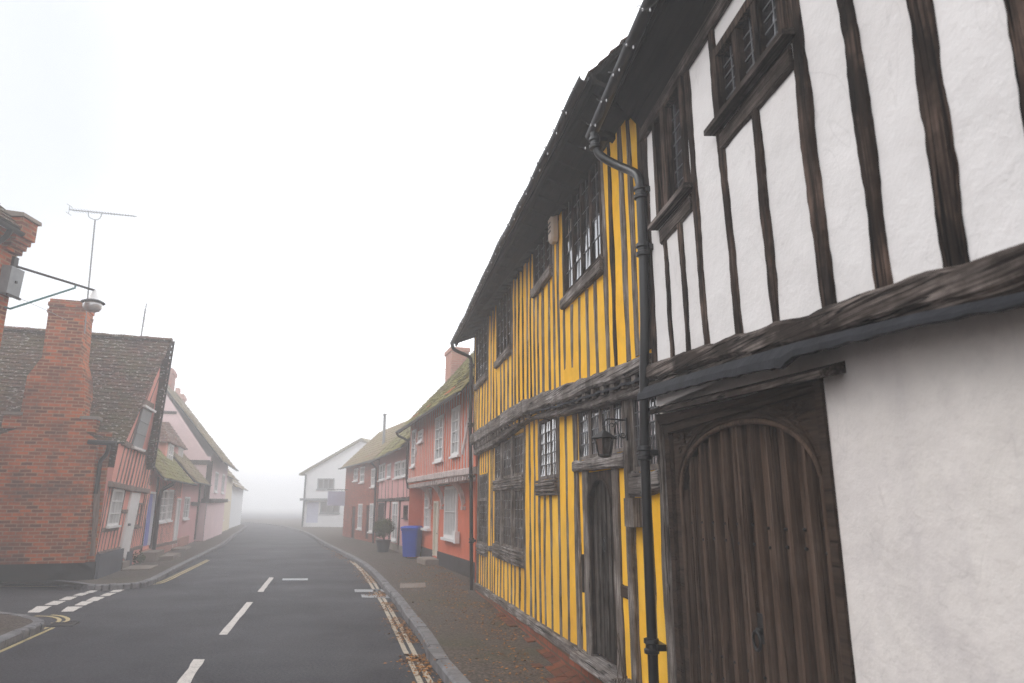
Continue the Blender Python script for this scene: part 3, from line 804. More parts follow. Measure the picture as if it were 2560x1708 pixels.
# leaning weather post between the two houses
# ================================================================== YELLOW HOUSE
YH = thing('timber_framed_house', 'yellow timber-framed house with closely set oak studs, between white and orange-red houses', 'house', FY)
U = [((.52, 1.78, 3.74, 5.06), 4), ((2.24, 3.14, 4.28, 5.06), 3), ((4.60, 5.78, 3.90, 5.06), 4), ((6.72, 8.12, 3.92, 5.06), 4)]
OU = .12
b = MB(1); b.wall(-.42, 8.42, 2.55, 5.18, OU, [u[0] for u in U], .28, .014, .12, 21, bot=lambda s: 2.62 + .028 * max(0, s)); b.build('upper_wall', M['yellow_plaster'], YH, smooth=True)
L1 = (7.34, 8.30, .97, 2.21); L2 = (4.33, 6.57, 1.05, 2.64); L3 = (2.60, 3.46, 1.95, 2.66); T1 = (.45, 1.76, 2.08, 2.60); T2 = (-.27, .32, 1.90, 2.50); DR = (.80, 1.52, .2, 1.95)
b = MB(1); b.wall(-.30, 8.42, .18, 2.80, 0, [L1, L2, L3, T1, T2, DR], .28, .012, .12, 33); b.build('lower_wall', M['yellow_plaster'], YH, smooth=True)
shell(FY, YH, -.25, 8.42, .05, 5.1, -.02, 6.0, M['yellow_plaster'])
for s in [-.36, -.14, .05, .31, .50, .79, 1.05, 1.28, 1.54, 1.80, 2.02, 2.22, 2.44, 2.72, 2.97, 3.18, 3.36, 3.56, 3.83, 4.10, 4.35, 4.57, 4.87, 5.19, 5.46, 5.81, 6.10, 6.38, 6.70, 7.0, 7.30, 7.68, 7.95, 8.15, 8.36]:
    top = 5.16
    for u, _ in U:
        if u[0] + .04 < s < u[1] - .04: top = u[2] - .14
    w = random.uniform(.062, .088); x1 = s + random.uniform(-.02, .02)
    stud(FY, YH, [(s + random.uniform(-.015, .015), top), (s + random.uniform(-.02, .02), (top + 2.75) / 2), (x1, 2.72)], w, OU - .05, OU + .012, M['oak_v'] if top < 5 else M['dark_v'] if random.random() < .35 else M['oak_v'], jit=.011, step=.09, ch=.008)
for u, n in U:
    w = window(FY, YH, u, OU, n, 1, M['dark_v'], M['dark_glass'], None, .05, .018, .008, (2, 6), .05)
    b = MB(1); b.beam([(u[0] - .02, u[2] - .07), (u[1] + .02, u[2] - .06)], .12, OU - .04, OU + .055, .010, .08, ch=.015); b.build('sill', M['oak_h'], w)
# beams of the jetty
bc = lin([(-.40, 2.635), (-.2, 2.635), (1.8, 2.745), (3.7, 2.87), (5.84, 2.885), (8.45, 2.885)])
bw_ = lin([(-.4, .095), (1.8, .12), (3.7, .2), (8.4, .21)])
for (x0, x1, sd_) in ((-.40, 3.66, 3), (3.68, 8.45, 4)):
    stud(FY, YH, [(x0 + (x1 - x0) * i / 8, bc(x0 + (x1 - x0) * i / 8)) for i in range(9)], bw_(x0) + .01, .03, .185, M['oak_h'], 'bressummer_beam', jit=.016, step=.08, ch=.022, seed=sd_, w2=bw_(x1))
rt = lin([(-.32, 2.515), (2.05, 2.645), (3.93, 2.80), (4.0, 2.80), (6.23, 2.705), (8.42, 2.70)])
for (x0, x1, w_) in ((-.32, 3.94, .085), (3.96, 6.66, .11), (6.68, 8.42, .12)):
    stud(FY, YH, [(x0 + (x1 - x0) * i / 6, rt(x0 + (x1 - x0) * i / 6) - .04) for i in range(7)], w_, -.02, .115, M['oak_h'], 'rail', jit=.014, step=.08, ch=.018)
b = MB(1); prev = None
for i in range(140):
    x = -.32 + (4.25 + .32) * i / 139; z = rt(x) + .012 + .012 * nz(x * 5); of = .165 + .02 * nz(x * 7, 3)
    cur = [b.vert(q) for q in ((x, .02, z + .035), (x, of, z + .004), (x, of, z - .016 + .010 * nz(x * 19)), (x, .02, z + .012))]
    if prev:
        for k in range(4): b.face(prev[k], cur[k], cur[(k + 1) % 4], prev[(k + 1) % 4])
    prev = cur
b.build('flashing', M['slate'], YH)
x = -.1
while x < 8.3:
    if bc(x) - rt(x) > .05:
        b = MB(1); z0, z1 = rt(x) - .02, bc(x) - .02; b.beam([(x, z0), (x, z1)], .085, -.02, .155, .010, .05); b.build('joist_end', M['oak_v'], YH)
    x += random.uniform(.21, .27)
# lower studs
zb = lin([(-.3, .34), (2, .31), (8.4, .24)])
for s in [8.36, 8.10, 7.85, 7.60, 7.32, 7.02, 6.82, 6.60, 6.32, 6.06, 5.80, 5.50, 5.22, 4.98, 4.66, 4.31, 3.99, 3.72, 3.49, 3.24, 2.95, 2.58, 2.28, 1.88, 1.57, .75, .455, .055]:
    top = rt(s) - .05; w = random.uniform(.055, .08)
    if 7.34 < s < 8.32: top = L1[2] - .16
    if 4.36 < s < 6.55: top = L2[2] - .16
    if 2.64 < s < 3.44: top = L3[2] - .17
    if s == .055: top = 1.75
    if s == 1.57: w = .15; top = 2.0
    if s == .75: w = .13; top = 2.0
    if s == 1.88: w = .12
    if s == .455: w = .11
    z0 = zb(s)
    stud(FY, YH, [(s + random.uniform(-.02, .02) * (top > 1.2 and w < .11), top), (s + random.uniform(-.03, .03) * (w < .11), (top + z0) / 2), (s + random.uniform(-.02, .02) * (w < .11), z0)], w, -.05, .011 if w < .105 else .025, M['oak_v'], jit=.012, step=.09, ch=.008)
    if 7.34 < s < 8.32:
        stud(FY, YH, [(s, rt(s) - .05), (s, L1[3] + .02)], w * .9, -.05, .010, M['oak_v'], jit=.010, step=.09, ch=.008)
stud(FY, YH, [(6.72, .96), (7.30, .94)], .085, -.03, .03, M['oak_h'], 'rail', step=.08)
stud(FY, YH, [(.50, .985), (.70, .99)], .10, -.03, .020, M['gate_h'], 'rail', step=.06)
def carved(s0, s1, z0, z1, parent, o=.02):
    b = MB(1); n = 5
    for k in range(n):
        a, c = z0 + (z1 - z0) * k / n, z0 + (z1 - z0) * (k + 1) / n
        b.beam([(s0, (a + c) / 2), (s1, (a + c) / 2 + random.uniform(-.004, .004))], (c - a) * .92, -.04, o + .030 + .012 * (k % 2), .005, .07, ch=.010)
    b.build('carved_sill', M['oak_h'], parent)
w = window(FY, YH, L1, 0, 4, 2, M['oak_v'], M['grey_glass'], None, .04, .016, .004, (2, 9), .03)
b = MB(1); b.box(L1[0] + .02, L1[1] - .02, -.05, .022, 1.73, 1.775); b.build('transom', M['oak_h'], w); carved(L1[0] - .03, L1[1] + .03, .79, .97, w)
for (a, c) in ((4.35, 4.98), (5.06, 5.84), (5.92, 6.56)):
    w = window(FY, YH, (a, c, 1.06, 1.88), 0, 3 if c - a < .7 else 4, 1, M['oak_v'], M['grey_glass'], None, .03, .016, .004, (2, 6), .03); carved(a - .02, c + .02, .87 - .02, 1.055, w)
    w2 = window(FY, YH, (a, c, 2.06, 2.62), 0, 3 if c - a < .7 else 4, 1, M['oak_v'], M['grey_glass'], None, .03, .016, .004, (2, 4), .03); carved(a - .02, c + .02, 1.88, 2.055, w2)
for s in (5.02, 5.88): stud(FY, YH, [(s, 2.66), (s, .86)], .075, -.08, .045, M['oak_v'], 'post', step=.09)
w = window(FY, YH, L3, 0, 3, 1, M['oak_v'], M['grey_glass'], None, .04, .016, .002, (2, 5), .04); carved(L3[0] - .02, L3[1] + .04, 1.76, 1.945, w)
w = window(FY, YH, T1, 0, 4, 1, M['oak_v'], M['grey_glass'], None, .03, .016, .002, (4, 4), .09)
w = window(FY, YH, T2, 0, 2, 1, M['oak_v'], M['grey_glass'], None, .04, .016, .002, (4, 5), .06)
stud(FY, YH, [(.385, 2.56), (.39, 1.8), (.40, .32)], .09, -.06, .055, M['oak_v'], 'post', jit=.014)
stud(FY, YH, [(.42, 2.005), (1.2, 2.01), (1.84, 2.03)], .125, -.06, .065, M['oak_h'], 'lintel', jit=.014, ch=.018)
stud(FY, YH, [(-.26, 1.83), (.1, 1.79), (.33, 1.82)], .17, -.06, .06, M['oak_h'], 'lintel', jit=.022, ch=.02)
stud(FY, YH, [(8.40, 2.75), (8.40, .25)], .09, -.06, .03, M['oak_v'], 'post')
stud(FY, YH, [(8.45, .20), (6.0, .235), (3.0, .275), (1.75, .29)], .115, -.06, .055, M['oak_h'], 'sill_beam', jit=.012, ch=.015)
stud(FY, YH, [(.62, .30), (-.28, .31)], .115, -.06, .05, M['oak_h'], 'sill_beam', jit=.012, ch=.015)
b = MB(1); b.wall(-.3, 8.45, .06, .25, .045, (), .2, .006, .1); b.quad((-.3, .045, .245), (8.45, .045, .20), (8.45, -.05, .20), (-.3, -.05, .245)); b.build('plinth', M['brick_plinth'], YH)
# the small oak door
fa = arch_fn(.87, 1.47, 1.62, .25, 2.2)
b = MB(1); arch_band(b, .80, 1.52, lambda s: fa(s) if .87 < s < 1.47 else 1.62, 1.95, -.09, .012, 30)
b.box(.80, .87, -.09, .012, .37, 1.62); b.box(1.47, 1.52, -.09, .012, .37, 1.62)
b.tube([(1.47 - .60 * i / 30, .012, fa(1.47 - .60 * i / 30) + .012) for i in range(31)], .012, 6)
df = b.build('door_frame', M['dark_v'], YH)
b = MB(1); n = 5
for i in range(n):
    a, c = .86 + .62 * i / n, .86 + .62 * (i + 1) / n - .004; dd = random.uniform(-.004, .004)
    b.hull8([(a, -.10, .38), (c, -.10, .38), (c, -.030 + dd, .38), (a, -.030 + dd, .38), (a, -.10, fa(a) + .02), (c, -.10, fa(c) + .02), (c, -.030 + dd, fa(c) + .02), (a, -.030 + dd, fa(a) + .02)])
    if i: b.rings([[(a - .016, -.04, z), (a - .010, -.012, z), (a + .010, -.012, z), (a + .016, -.04, z)] for z in (.39, 1.0, fa(a))])
for z in (.7, 1.15, 1.5):
    for i in range(n): b.lathe((.92 + .124 * i, -.028, z), [(0, -.008), (.008, 0), (0, .008)], 8)
dr = b.build('door', M['door_v'], YH)
b = MB(1); b.lathe((1.14, -.035, 1.36), [(0, -.03), (.022, -.02), (.026, 0), (.022, .02), (0, .03)], 10)
b.tube([(1.14 + .034 * math.sin(2 * math.pi * k / 20), -.012, 1.315 + .052 * math.cos(2 * math.pi * k / 20)) for k in range(21)], .007, 8); b.build('knocker', M['wrought'], dr, smooth=True)
b = MB(1); b.box(.885, .915, -.055, -.035, 1.22, 1.46); b.tube([(.91 + .028 * math.sin(2 * math.pi * k / 20), -.012, 1.19 + .036 * math.cos(2 * math.pi * k / 20)) for k in range(21)], .006, 8); b.build('ring_handle', M['wrought'], dr, smooth=True)
b = MB(1); b.box(.89, .91, -.05, -.03, .78, .92); b.build('latch', M['wrought'], dr)
b = MB(1); b.hull8([(.66, -.08, .30), (1.80, -.08, .275), (1.80, .14, .275), (.66, .14, .30), (.66, -.08, .375), (1.80, -.08, .35), (1.80, .13, .335), (.66, .13, .355)]); b.build('doorstep', M['oak_h'], YH)
b = MB(1); b.box(1.70, 1.735, -.02, .022, .86, 1.20); b.build('letter_slot', M['wrought'], YH)
# roof
roof(FY, YH, -.36, 8.78, .50, 4.90, 3.0, 3.35, M['tile_dark'], .2, .14, rough=1.0)
b = MB(1); b.box(-.34, 8.72, .44, .475, 4.80, 4.90); b.build('fascia_board', M['soffit'], YH)
b = MB(1)
b.hull8([(-.34, OU - .01, 4.68), (8.7, OU - .01, 5.0), (8.7, .46, 4.86), (-.34, .46, 4.82), (-.34, OU - .01, 4.74), (8.7, OU - .01, 5.06), (8.7, .46, 4.9), (-.34, .46, 4.86)])
for k in range(24):
    x = -.2 + .37 * k; z = 4.69 + .033 * x; b.hull8([(x - .04, OU, z - .05), (x + .04, OU, z - .05), (x + .04, .44, 4.79), (x - .04, .44, 4.79), (x - .04, OU, z + .02), (x + .04, OU, z + .02), (x + .04, .44, 4.86), (x - .04, .44, 4.86)])
b.build('soffit', M['soffit'], YH)
gutter(FY, YH, [(-.34 + .26 * i, .54 + .012 * nz(i * .4), 4.865 + .03 * nz(i * .33, 2) - .02 * math.sin(i * .3)) for i in range(36)], .042)
downpipe(FY, YH, [tuple(p) for p in smooth([(8.70, .54, 4.84), (8.70, .52, 4.76), (8.70, .44, 4.70), (8.68, .25, 4.62), (8.66, .17, 4.56), (8.66, .15, 4.46)], 4)] + [(8.66, .15, 3.0), (8.64, .12, 2.0), (8.62, .09, .09)], .036, [(8.66, .15, 4.4), (8.66, .15, 3.2), (8.65, .13, 2.2), (8.63, .10, 1.0)])

# things fixed to the two near houses
PL = thing('plaque', 'small square weathered wooden box plaque on the yellow wall right of the oak door', 'plaque', FY, (.23, .03, 1.60))
b = MB(1); b.hull8([(-.125, -.03, -.105), (.125, -.03, -.105), (.125, .06, -.105), (-.125, .085, -.105), (-.125, -.03, .105), (.125, -.03, .105), (.125, .06, .105), (-.125, .085, .105)]); b.build('board', M['oak_v'], PL)
AL = thing('alarm_box', 'faded cream burglar alarm box under the eaves between two upper windows of the yellow house', 'alarm box', FY, (2.02, OU + .02, 4.62))
b = MB(1)
b.rings([[(-.075 * k, y, -.17 * k) for y in ()] or [(x * k, y, z * k) for x, z in ((-.075, -.12), (-.05, -.17), (.05, -.17), (.075, -.12), (.075, .12), (.05, .17), (-.05, .17), (-.075, .12))] for k, y in ((1, 0), (1, .05), (.86, .075))])
b.build('casing', M['alarm'], AL)
b = MB(1)
for k in range(3): b.box(-.05, .05, .07, .082, -.06 + k * .05, -.045 + k * .05)
b.build('louvre', M['terracotta'], AL)
LN = thing('wall_lantern', 'black iron lantern hanging from a scrolled bracket beside the transom window of the yellow house', 'lantern', FY, (.33, .055, 2.275))
b = MB(1)
b.tube(smooth([(0, 0, .03), (0, .10, .035), (0, .15, .035), (0, .175, .022), (0, .185, -.01), (0, .185, -.05)], 5), .007, 8)
def spiral(cy, cz, r0, r1, a0, a1, n=22): return [(0, cy + (r0 + (r1 - r0) * i / n) * math.cos(a0 + (a1 - a0) * i / n), cz + (r0 + (r1 - r0) * i / n) * math.sin(a0 + (a1 - a0) * i / n)) for i in range(n + 1)]
s1 = spiral(.118, -.015, .005, .024, R(300), R(0))   # upper scroll
s2 = spiral(.030, -.085, .005, .026, R(260), R(-170))
b.tube(s1 + [(0, .262, -.05)][:0], .0045, 6); b.tube(s2, .0045, 6)
b.tube(smooth([(0, .096, -.012), (0, .093, .005), (0, .085, .01), (0, .075, -.01), (0, .068, -.06), (0, .055, -.10), (0, .036, -.112), (0, .014, -.105), (0, .003, -.08)], 5), .0045, 6)
b.box(-.012, .012, -.005, .006, -.13, .05)
b.build('bracket', M['wrought'], LN, smooth=True)
b = MB(1); c = (0, .185, .03)
def sq(r, z): return [(c[0] + r * .9 * math.cos(R(90 + 60 * k)), c[1] + r * .9 * math.sin(R(90 + 60 * k)), c[2] + z) for k in range(6)]
b.rings([sq(.010, -.07), sq(.018, -.085), sq(.055, -.105), sq(.125, -.145), sq(.118, -.149), sq(.05, -.115)])
b.build('lantern_roof', M['wrought'], LN)
b = MB(1)
for k in range(6):
    p0, p1 = sq(.084, -.145)[k], sq(.056, -.275)[k]; b.tube([p0, p1], .0045, 6)
b.rings([sq(.058, -.270), sq(.060, -.285), sq(.03, -.295), sq(.004, -.296)]); b.rings([sq(.09, -.143), sq(.09, -.152), sq(.07, -.152), sq(.07, -.143)])
b.build('cage', M['wrought'], LN)
b = MB(1); b.rings([sq(.080, -.15), sq(.053, -.272)]); b.build('lantern_glass', M['lantern_glass'], LN)

def lights(name, label, F, s0, s1, o, zf, n, amp):
    t = thing(name, label, 'string lights', F, (s0, o, zf(s0))); b = MB(F.side); pts = []; bulbs = []
    N_ = n * 24
    for i in range(N_ + 1):
        s = s0 + (s1 - s0) * i / N_; ph = 2 * math.pi * i / 24
        am = amp * (.6 + .7 * nz(i * .05, 3))
        p = (s - s0 + am * .5 * math.cos(ph), .05 + .04 * math.sin(ph * 1.0 + 1), zf(s) - zf(s0) - .03 - am * (.5 - .5 * math.sin(ph)))
        pts.append(p)
        if i % 24 in (8, 20): bulbs.append(p)
    b.tube(pts, .0022, 5); b.build('wire', M['wrought'], t)
    for p in bulbs[:60]:
        b = MB(F.side); b.lathe((p[0], p[1], p[2] - .018), [(0, -.012), (.005, -.006), (.006, .004), (.003, .014), (0, .016)], 6); b.build('bulb', M['lamp_glass'], t)
    return t
lights('string_lights', 'string of small unlit bulbs looped along the gutter of the yellow house', FY, -.3, 7.5, .55, lambda s: 4.87, 26, .16)
lights('string_lights', 'string of small unlit bulbs looped along the gutter of the white house', FW, -2.6, -.05, .40, lambda s: 4.56, 8, .13)

# ================================================================== RED HOUSE
RH = thing('terraced_house', 'orange-red jettied house with white timbers, white brackets and a mossy roof', 'house', FR)
OR = .42; RE = 8.15
ru = [FR.rect('c4', *q, OR) for q in ((1130, 1178, 440, 755), (1020, 1072, 500, 790), (910, 938, 590, 665), (865, 890, 590, 825))]
rl = [FR.rect('c4', *q) for q in ((1083, 1163, 955, 1295), (950, 988, 970, 1230))]
rd = (5.50, 6.10, .30, 1.74)
b = MB(1); b.wall(-.1, RE, 2.25, 4.35, OR, ru, .4, .012, .1, 5); b.build('upper_wall', M['red_plaster'], RH, smooth=True)
b = MB(1); b.wall(0, RE, .05, 2.5, 0, rl + [rd], .4, .015, .1, 6); b.build('lower_wall', M['red_plaster'], RH, smooth=True)
b = MB(1); b.quad((-.1, OR, 2.27), (RE, OR, 2.27), (RE, 0, 2.30), (-.1, 0, 2.30)); b.build('jetty_soffit', M['white_wood'], RH)
shell(FR, RH, -.05, RE - .02, .05, 4.3, OR - .02, 6.4, M['red_plaster'])
b = MB(1); b.wall(.0, rd[0] - .02, .08, .45, .025, (), .4, .008, .05); b.wall(rd[1] + .02, RE, .08, .45, .025, (), .4, .008, .05)
b.quad((0, .025, .45), (rd[0] - .02, .025, .45), (rd[0] - .02, 0, .455), (0, 0, .455)); b.build('plinth', M['dark_plinth'], RH)
s = .12
while s < RE:
    inside = [u for u in ru if u[0] - .03 < s < u[1] + .03]
    segs = [(4.3, 2.42)] if not inside else [(4.3, inside[0][3] + .03), (inside[0][2] - .06, 2.42)]
    for a, c in segs: stud(FR, RH, [(s + random.uniform(-.02, .02), a), (s, c)], random.uniform(.05, .075), OR - .03, OR + .012, M['white_wood'], jit=.010, step=.2)
    s += random.uniform(.23, .28)
stud(FR, RH, [(.25, 3.9), (.55, 3.35), (1.0, 2.75)], .13, OR - .03, OR + .034, M['white_wood'], 'brace', jit=.012)
stud(FR, RH, [(6.9, 3.3), (7.2, 2.95), (7.4, 2.7)], .10, OR - .03, OR + .034, M['white_wood'], 'brace', jit=.012)
stud(FR, RH, [(-.1, 2.33), (4, 2.37), (RE, 2.40)], .15, OR - .1, OR + .06, M['white_wood'], 'jetty_beam', jit=.012, ch=.02)
s = .1
while s < RE:
    b = MB(1); b.prism([(s, 2.17), (s + .10, 2.17), (s + .10, 2.27), (s, 2.27)], .0, OR + .03); b.build('joist_end', M['white_wood'], RH); s += .245
for s in (2.45, 4.82, 6.5):
    b = MB(1); prev = None
    for i in range(13):
        t = i / 12; a = t * math.pi / 2
        o_ = .02 + (OR - .02) * (1 - math.cos(a)); z_ = 1.66 + .54 * math.sin(a)
        cur = [(s - .05, o_ - .0, z_ + .05), (s + .05, o_, z_ + .05), (s + .05, o_ + .07, z_ - .04), (s - .05, o_ + .07, z_ - .04)]
        if prev: b.hull8(prev + cur)
        prev = cur
    b.box(s - .06, s + .06, .0, .10, 1.55, 1.63)
    b.build('jetty_bracket', M['white_wood'], RH)
for i, r in enumerate(ru):
    window(FR, RH, r, OR, 2 if i < 2 else 1, 4 if i != 2 else 2, M['white_paint'], M['curtain'], .05, .07, .04, .03, None, .05)
window(FR, RH, rl[0], 0, 4, 2, M['white_paint'], M['curtain'], .07, .07, .05, .03, None, .03, sill_out=.12)
window(FR, RH, rl[1], 0, 2, 4, M['white_paint'], M['curtain'], .07, .06, .04, .03, None, .03, split=2, sill_out=.12)
b = MB(1); b.box(rd[0] + .03, rd[1] - .03, -.08, -.035, rd[2], rd[3] - .03)
for x in (rd[0] + .12, rd[0] + .34):
    for z0, z1 in ((.42, .86), (.95, 1.55)): b.box(x, x + .15, -.04, -.025, z0, z1)
d = b.build('door', M['cream_paint'], RH)
b = MB(1); b.lathe((rd[0] + .08, -.01, 1.0), [(0, -.02), (.02, 0), (0, .02)], 8); b.box(rd[0] + .2, rd[0] + .36, -.035, -.02, .88, .92); b.build('handle', M['wrought'], d)
b = MB(1); b.box(rd[0] - .03, rd[0] + .03, -.08, .03, .3, rd[3] + .03); b.box(rd[1] - .03, rd[1] + .03, -.08, .03, .3, rd[3] + .03); b.box(rd[0] + .03, rd[1] - .03, -.08, .028, rd[3] - .03, rd[3] + .03); b.build('door_frame', M['cream_paint'], RH)
b = MB(1); b.rings([[(5.2, -.02, z), (6.35, -.02, z), (6.32, .42 - k, z), (5.25, .38 - k, z)] for z, k in ((.09, 0), (.24, 0), (.26, .03))]); b.build('doorstep', M['stone'], RH)
b = MB(1); b.box(2.86, 3.06, .03, .14, .78, 1.05); b.build('meter_box', M['white_paint'], RH)
roof(FR, RH, -.25, RE + .2, .78, 3.92, 2.5, 2.85, M['tile_moss'], .22, .16, rough=2.2, sag=.0)
gutter(FR, RH, [(-.2, .83, 3.86), (3, .83, 3.88), (RE + .25, .83, 3.92)], .05)
downpipe(FR, RH, [tuple(p) for p in smooth([(RE + .12, .83, 3.88), (RE + .12, .80, 3.80), (RE + .10, .60, 3.70), (RE + .08, .50, 3.62), (RE + .08, .49, 3.5)], 3)] + [(RE + .08, .49, 2.5), (RE + .07, .45, 2.2), (RE + .05, .12, 2.02), (RE + .04, .10, 1.8), (RE + .04, .10, .1)], .04)
b = MB(1); cz = 5.6
b.rings([[(8.45, -.9, z), (9.4, -.9, z), (9.4, -1.5, z), (8.45, -1.5, z)] for z in (3.5, 6.8)]); b.rings([[(8.41, -.86, z), (9.44, -.86, z), (9.44, -1.54, z), (8.41, -1.54, z)] for z in (6.70, 6.83)]); CHR = b.build('chimney', M['brick_pink'], RH)

# ================================================================== PINK HOUSE (right)
PH = thing('terraced_house', 'pale pink house with dark timbers and small upper windows, next to the orange-red house', 'house', FP)
pu = [FP.rect('c4', *q) for q in ((795, 832, 785, 890), (752, 790, 795, 900), (703, 727, 810, 900), (650, 688, 812, 915))]
pl = [FP.rect('c4', *q) for q in ((810, 835, 1080, 1165),)]
pd = [(1.75, 3.0, .45, 1.78), (5.3, 7.0, .55, 1.76)]
b = MB(1); b.wall(-.9, 7.5, .05, 3.75, 0, pu + pl + pd, .5, .012, .1, 9); b.build('front_wall', M['pink_plaster'], PH, smooth=True)
shell(FP, PH, -.85, 7.5, .05, 3.7, -.02, 6, M['pink_plaster'])
for r in pu: window(FP, PH, r, 0, 2, 2, M['white_paint'], M['curtain'], .05, .06, .03, .03, None, .04)
window(FP, PH, pl[0], 0, 1, 2, M['dark_v'], M['far_glass'], .03, .05, .03, .04)
window(FP, PH, pd[0], 0, 2, 3, M['white_paint'], M['curtain'], .06, .07, .03, .03, None, .04)
window(FP, PH, pd[1], 0, 2, 2, M['dark_v'], M['far_glass'], .06, .07, .03, .03, None, .05)
stud(FP, PH, [(-.85, 1.86), (3.5, 1.86), (7.45, 1.86)], .12, -.03, .05, M['dark_h'], 'rail', jit=.012, step=.3)
for s, z1 in ((3.55, 1.86), (4.9, 1.86), (7.42, 3.6), (1.3, 1.86)): stud(FP, PH, [(s, .2), (s, z1)], .13, -.03, .035, M['dark_v'], 'post', step=.3)
for s in (-.5, .0, .7, 1.9, 3.3, 4.3, 5.1, 6.2): stud(FP, PH, [(s, 1.9), (s + .05, 2.6)], .08, -.03, .016, M['pink_oak'], step=.3)
b = MB(1); b.wall(-.9, 7.5, .08, .35, .03, (), .5, .01, .05); b.build('plinth', M['stone'], PH)
roof(FP, PH, -.95, 7.6, .40, 3.48, 2.2, 2.3, M['tile_moss'], .28, .2, rough=2)
gutter(FP, PH, [(-.9, .45, 3.44), (7.6, .45, 3.48)], .05)
# ================================================================== BRICK HOUSE (right)
BH = thing('terraced_house', 'red brick terraced house between the pink house and the white gabled building', 'house', FB)
bu = [FB.rect('c4', *q) for q in ((597, 622, 840, 960), (525, 552, 830, 930), (483, 510, 840, 920))]
bl = [FB.rect('c4', *q) for q in ((585, 610, 1068, 1255), (510, 537, 1070, 1235))]
bd = [(1.50, 2.15, .2, 1.66), (4.6, 5.5, .1, 1.6)]
b = MB(1); b.wall(0, 7.7, .05, 3.9, 0, bu + bl + bd, .6, .006, .1); b.build('front_wall', M['brick_red'], BH, smooth=True)
shell(FB, BH, 0.02, 7.7, .05, 3.8, -.02, 6, M['brick_red'])
for r in bu + bl: window(FB, BH, r, 0, 2, 2, M['white_paint'], M['far_glass'], .06, .07, .02, .04, None, .03, split=1)
for r in bd:
    b = MB(1); b.box(r[0], r[1], -.09, -.05, r[2], r[3])
    for z0, z1 in ((.35, .75), (.85, 1.45)): b.box(r[0] + .1, r[1] - .1, -.055, -.035, z0, z1)
    b.build('door', M['dark_v'], BH)
roof(FB, BH, -.1, 7.8, .32, 3.56, 2.0, 2.0, M['tile_brown'], .3, .22)
gutter(FB, BH, [(-.05, .37, 3.52), (7.8, .37, 3.56)], .05)
downpipe(FB, BH, [(.08, .34, 3.5), (.08, .08, 3.2), (.08, .08, .12)], .045)
SG = thing('hanging_sign', 'plain pale lilac sign board on a bracket at the far end of the brick house', 'sign', FB, (6.9, 0, 2.0))
b = MB(1); b.box(-.04, .04, .12, 1.0, -.36, .36); b.build('board', M['sign_blue'], SG)
b = MB(1); b.tube([(0, 0, .45), (0, 1.05, .45)], .02, 6); b.tube([(0, .3, .45), (0, .3, .34)], .01, 6); b.tube([(0, .85, .45), (0, .85, .34)], .01, 6); b.build('bracket', M['wrought'], SG)
PO = thing('flue_stack', 'tall thin grey flue rising behind the mossy roof of the pink house', 'flue', None, (-5.88, 31.5, 0))
b = MB(); b.lathe((0, 0, 0), [(.065, 3.4), (.065, 5.7)], 12); b.lathe((0, 0, 5.7), [(.085, 0), (.085, .06), (.03, .09)], 12); b.build('pipe', M['galv'], PO)

# ================================================================== WHITE GABLED BUILDING (far)
FF = Facade((-11.0, 52.0), (-.86, .51), 1); FF.n = (-.51, -.86)
FF = Facade((-9.2, 51.0), (-.97, .24), 1)
WB = thing('gabled_building', 'white rendered building with wide gable and horizontal windows, fading into fog at the bend', 'building', FF)
def fq(x, y): return FF.at('c4', x, y)
e0 = fq(165, 870); ap = fq(540, 655); g0 = fq(165, 1215); wid = ap[0]
u = [FF.rect('c4', 245, 355, 905, 975), FF.rect('c4', 265, 390, 1060, 1130), FF.rect('c4', 172, 250, 1060, 1195)]
sR = 2 * ap[0] - e0[0]
gt = lambda s: e0[1] + (ap[1] - e0[1]) * (1 - abs(s - ap[0]) / abs(e0[0] - ap[0]))
b = MB(1); b.wall(sR, e0[0], 0, ap[1] + .1, 0, u, .7, .006, .12, top=gt); b.build('front_wall', M['far_white'], WB)
shell(FF, WB, sR, e0[0], 0, e0[1], -.01, 9, M['far_white'])
for r in u[:2]: window(FF, WB, r, 0, 3, 1, M['galv'], M['far_glass'], .08, .08, .04, .05, None, .06)
b = MB(1); r = u[2]; b.box(r[0], r[1], -.1, -.06, r[2], r[3]); n = 6
for i in range(1, n): x = r[0] + (r[1] - r[0]) * i / n; b.box(x - .02, x + .02, -.07, -.05, r[2], r[3])
b.build('garage_door', M['sign_blue'], WB)
downpipe(FF, WB, [(e0[0] - .1, .08, e0[1] - .1), (e0[0] - .1, .08, .1)], .06)
b = MB(1); b.rings([[(ap[0] - 1.6, -2.0, z), (ap[0] - .7, -2.0, z), (ap[0] - .7, -2.9, z), (ap[0] - 1.6, -2.9, z)] for z in (4.5, ap[1] + .75)]); b.build('chimney', M['brick_pink'], WB)
b = MB(1); b.box(e0[0] - 2.6, e0[0] + .1, -.02, .35, fq(200, 1050)[1], fq(200, 1035)[1]); b.build('canopy', M['galv'], WB)
for sgn in (-1, 1):
    b = MB(1); se = e0[0] + .35 if sgn > 0 else sR - .35; ze = gt(e0[0]) - .35 * (ap[1] - e0[1]) / abs(e0[0] - ap[0])
    b.hull8([(ap[0], .3, ap[1] + .02), (ap[0], -9, ap[1] + .02), (se, -9, ze), (se, .3, ze), (ap[0], .3, ap[1] + .16), (ap[0], -9, ap[1] + .16), (se, -9, ze + .14), (se, .3, ze + .14)]); b.build('roof', M['tile_brown'], WB)

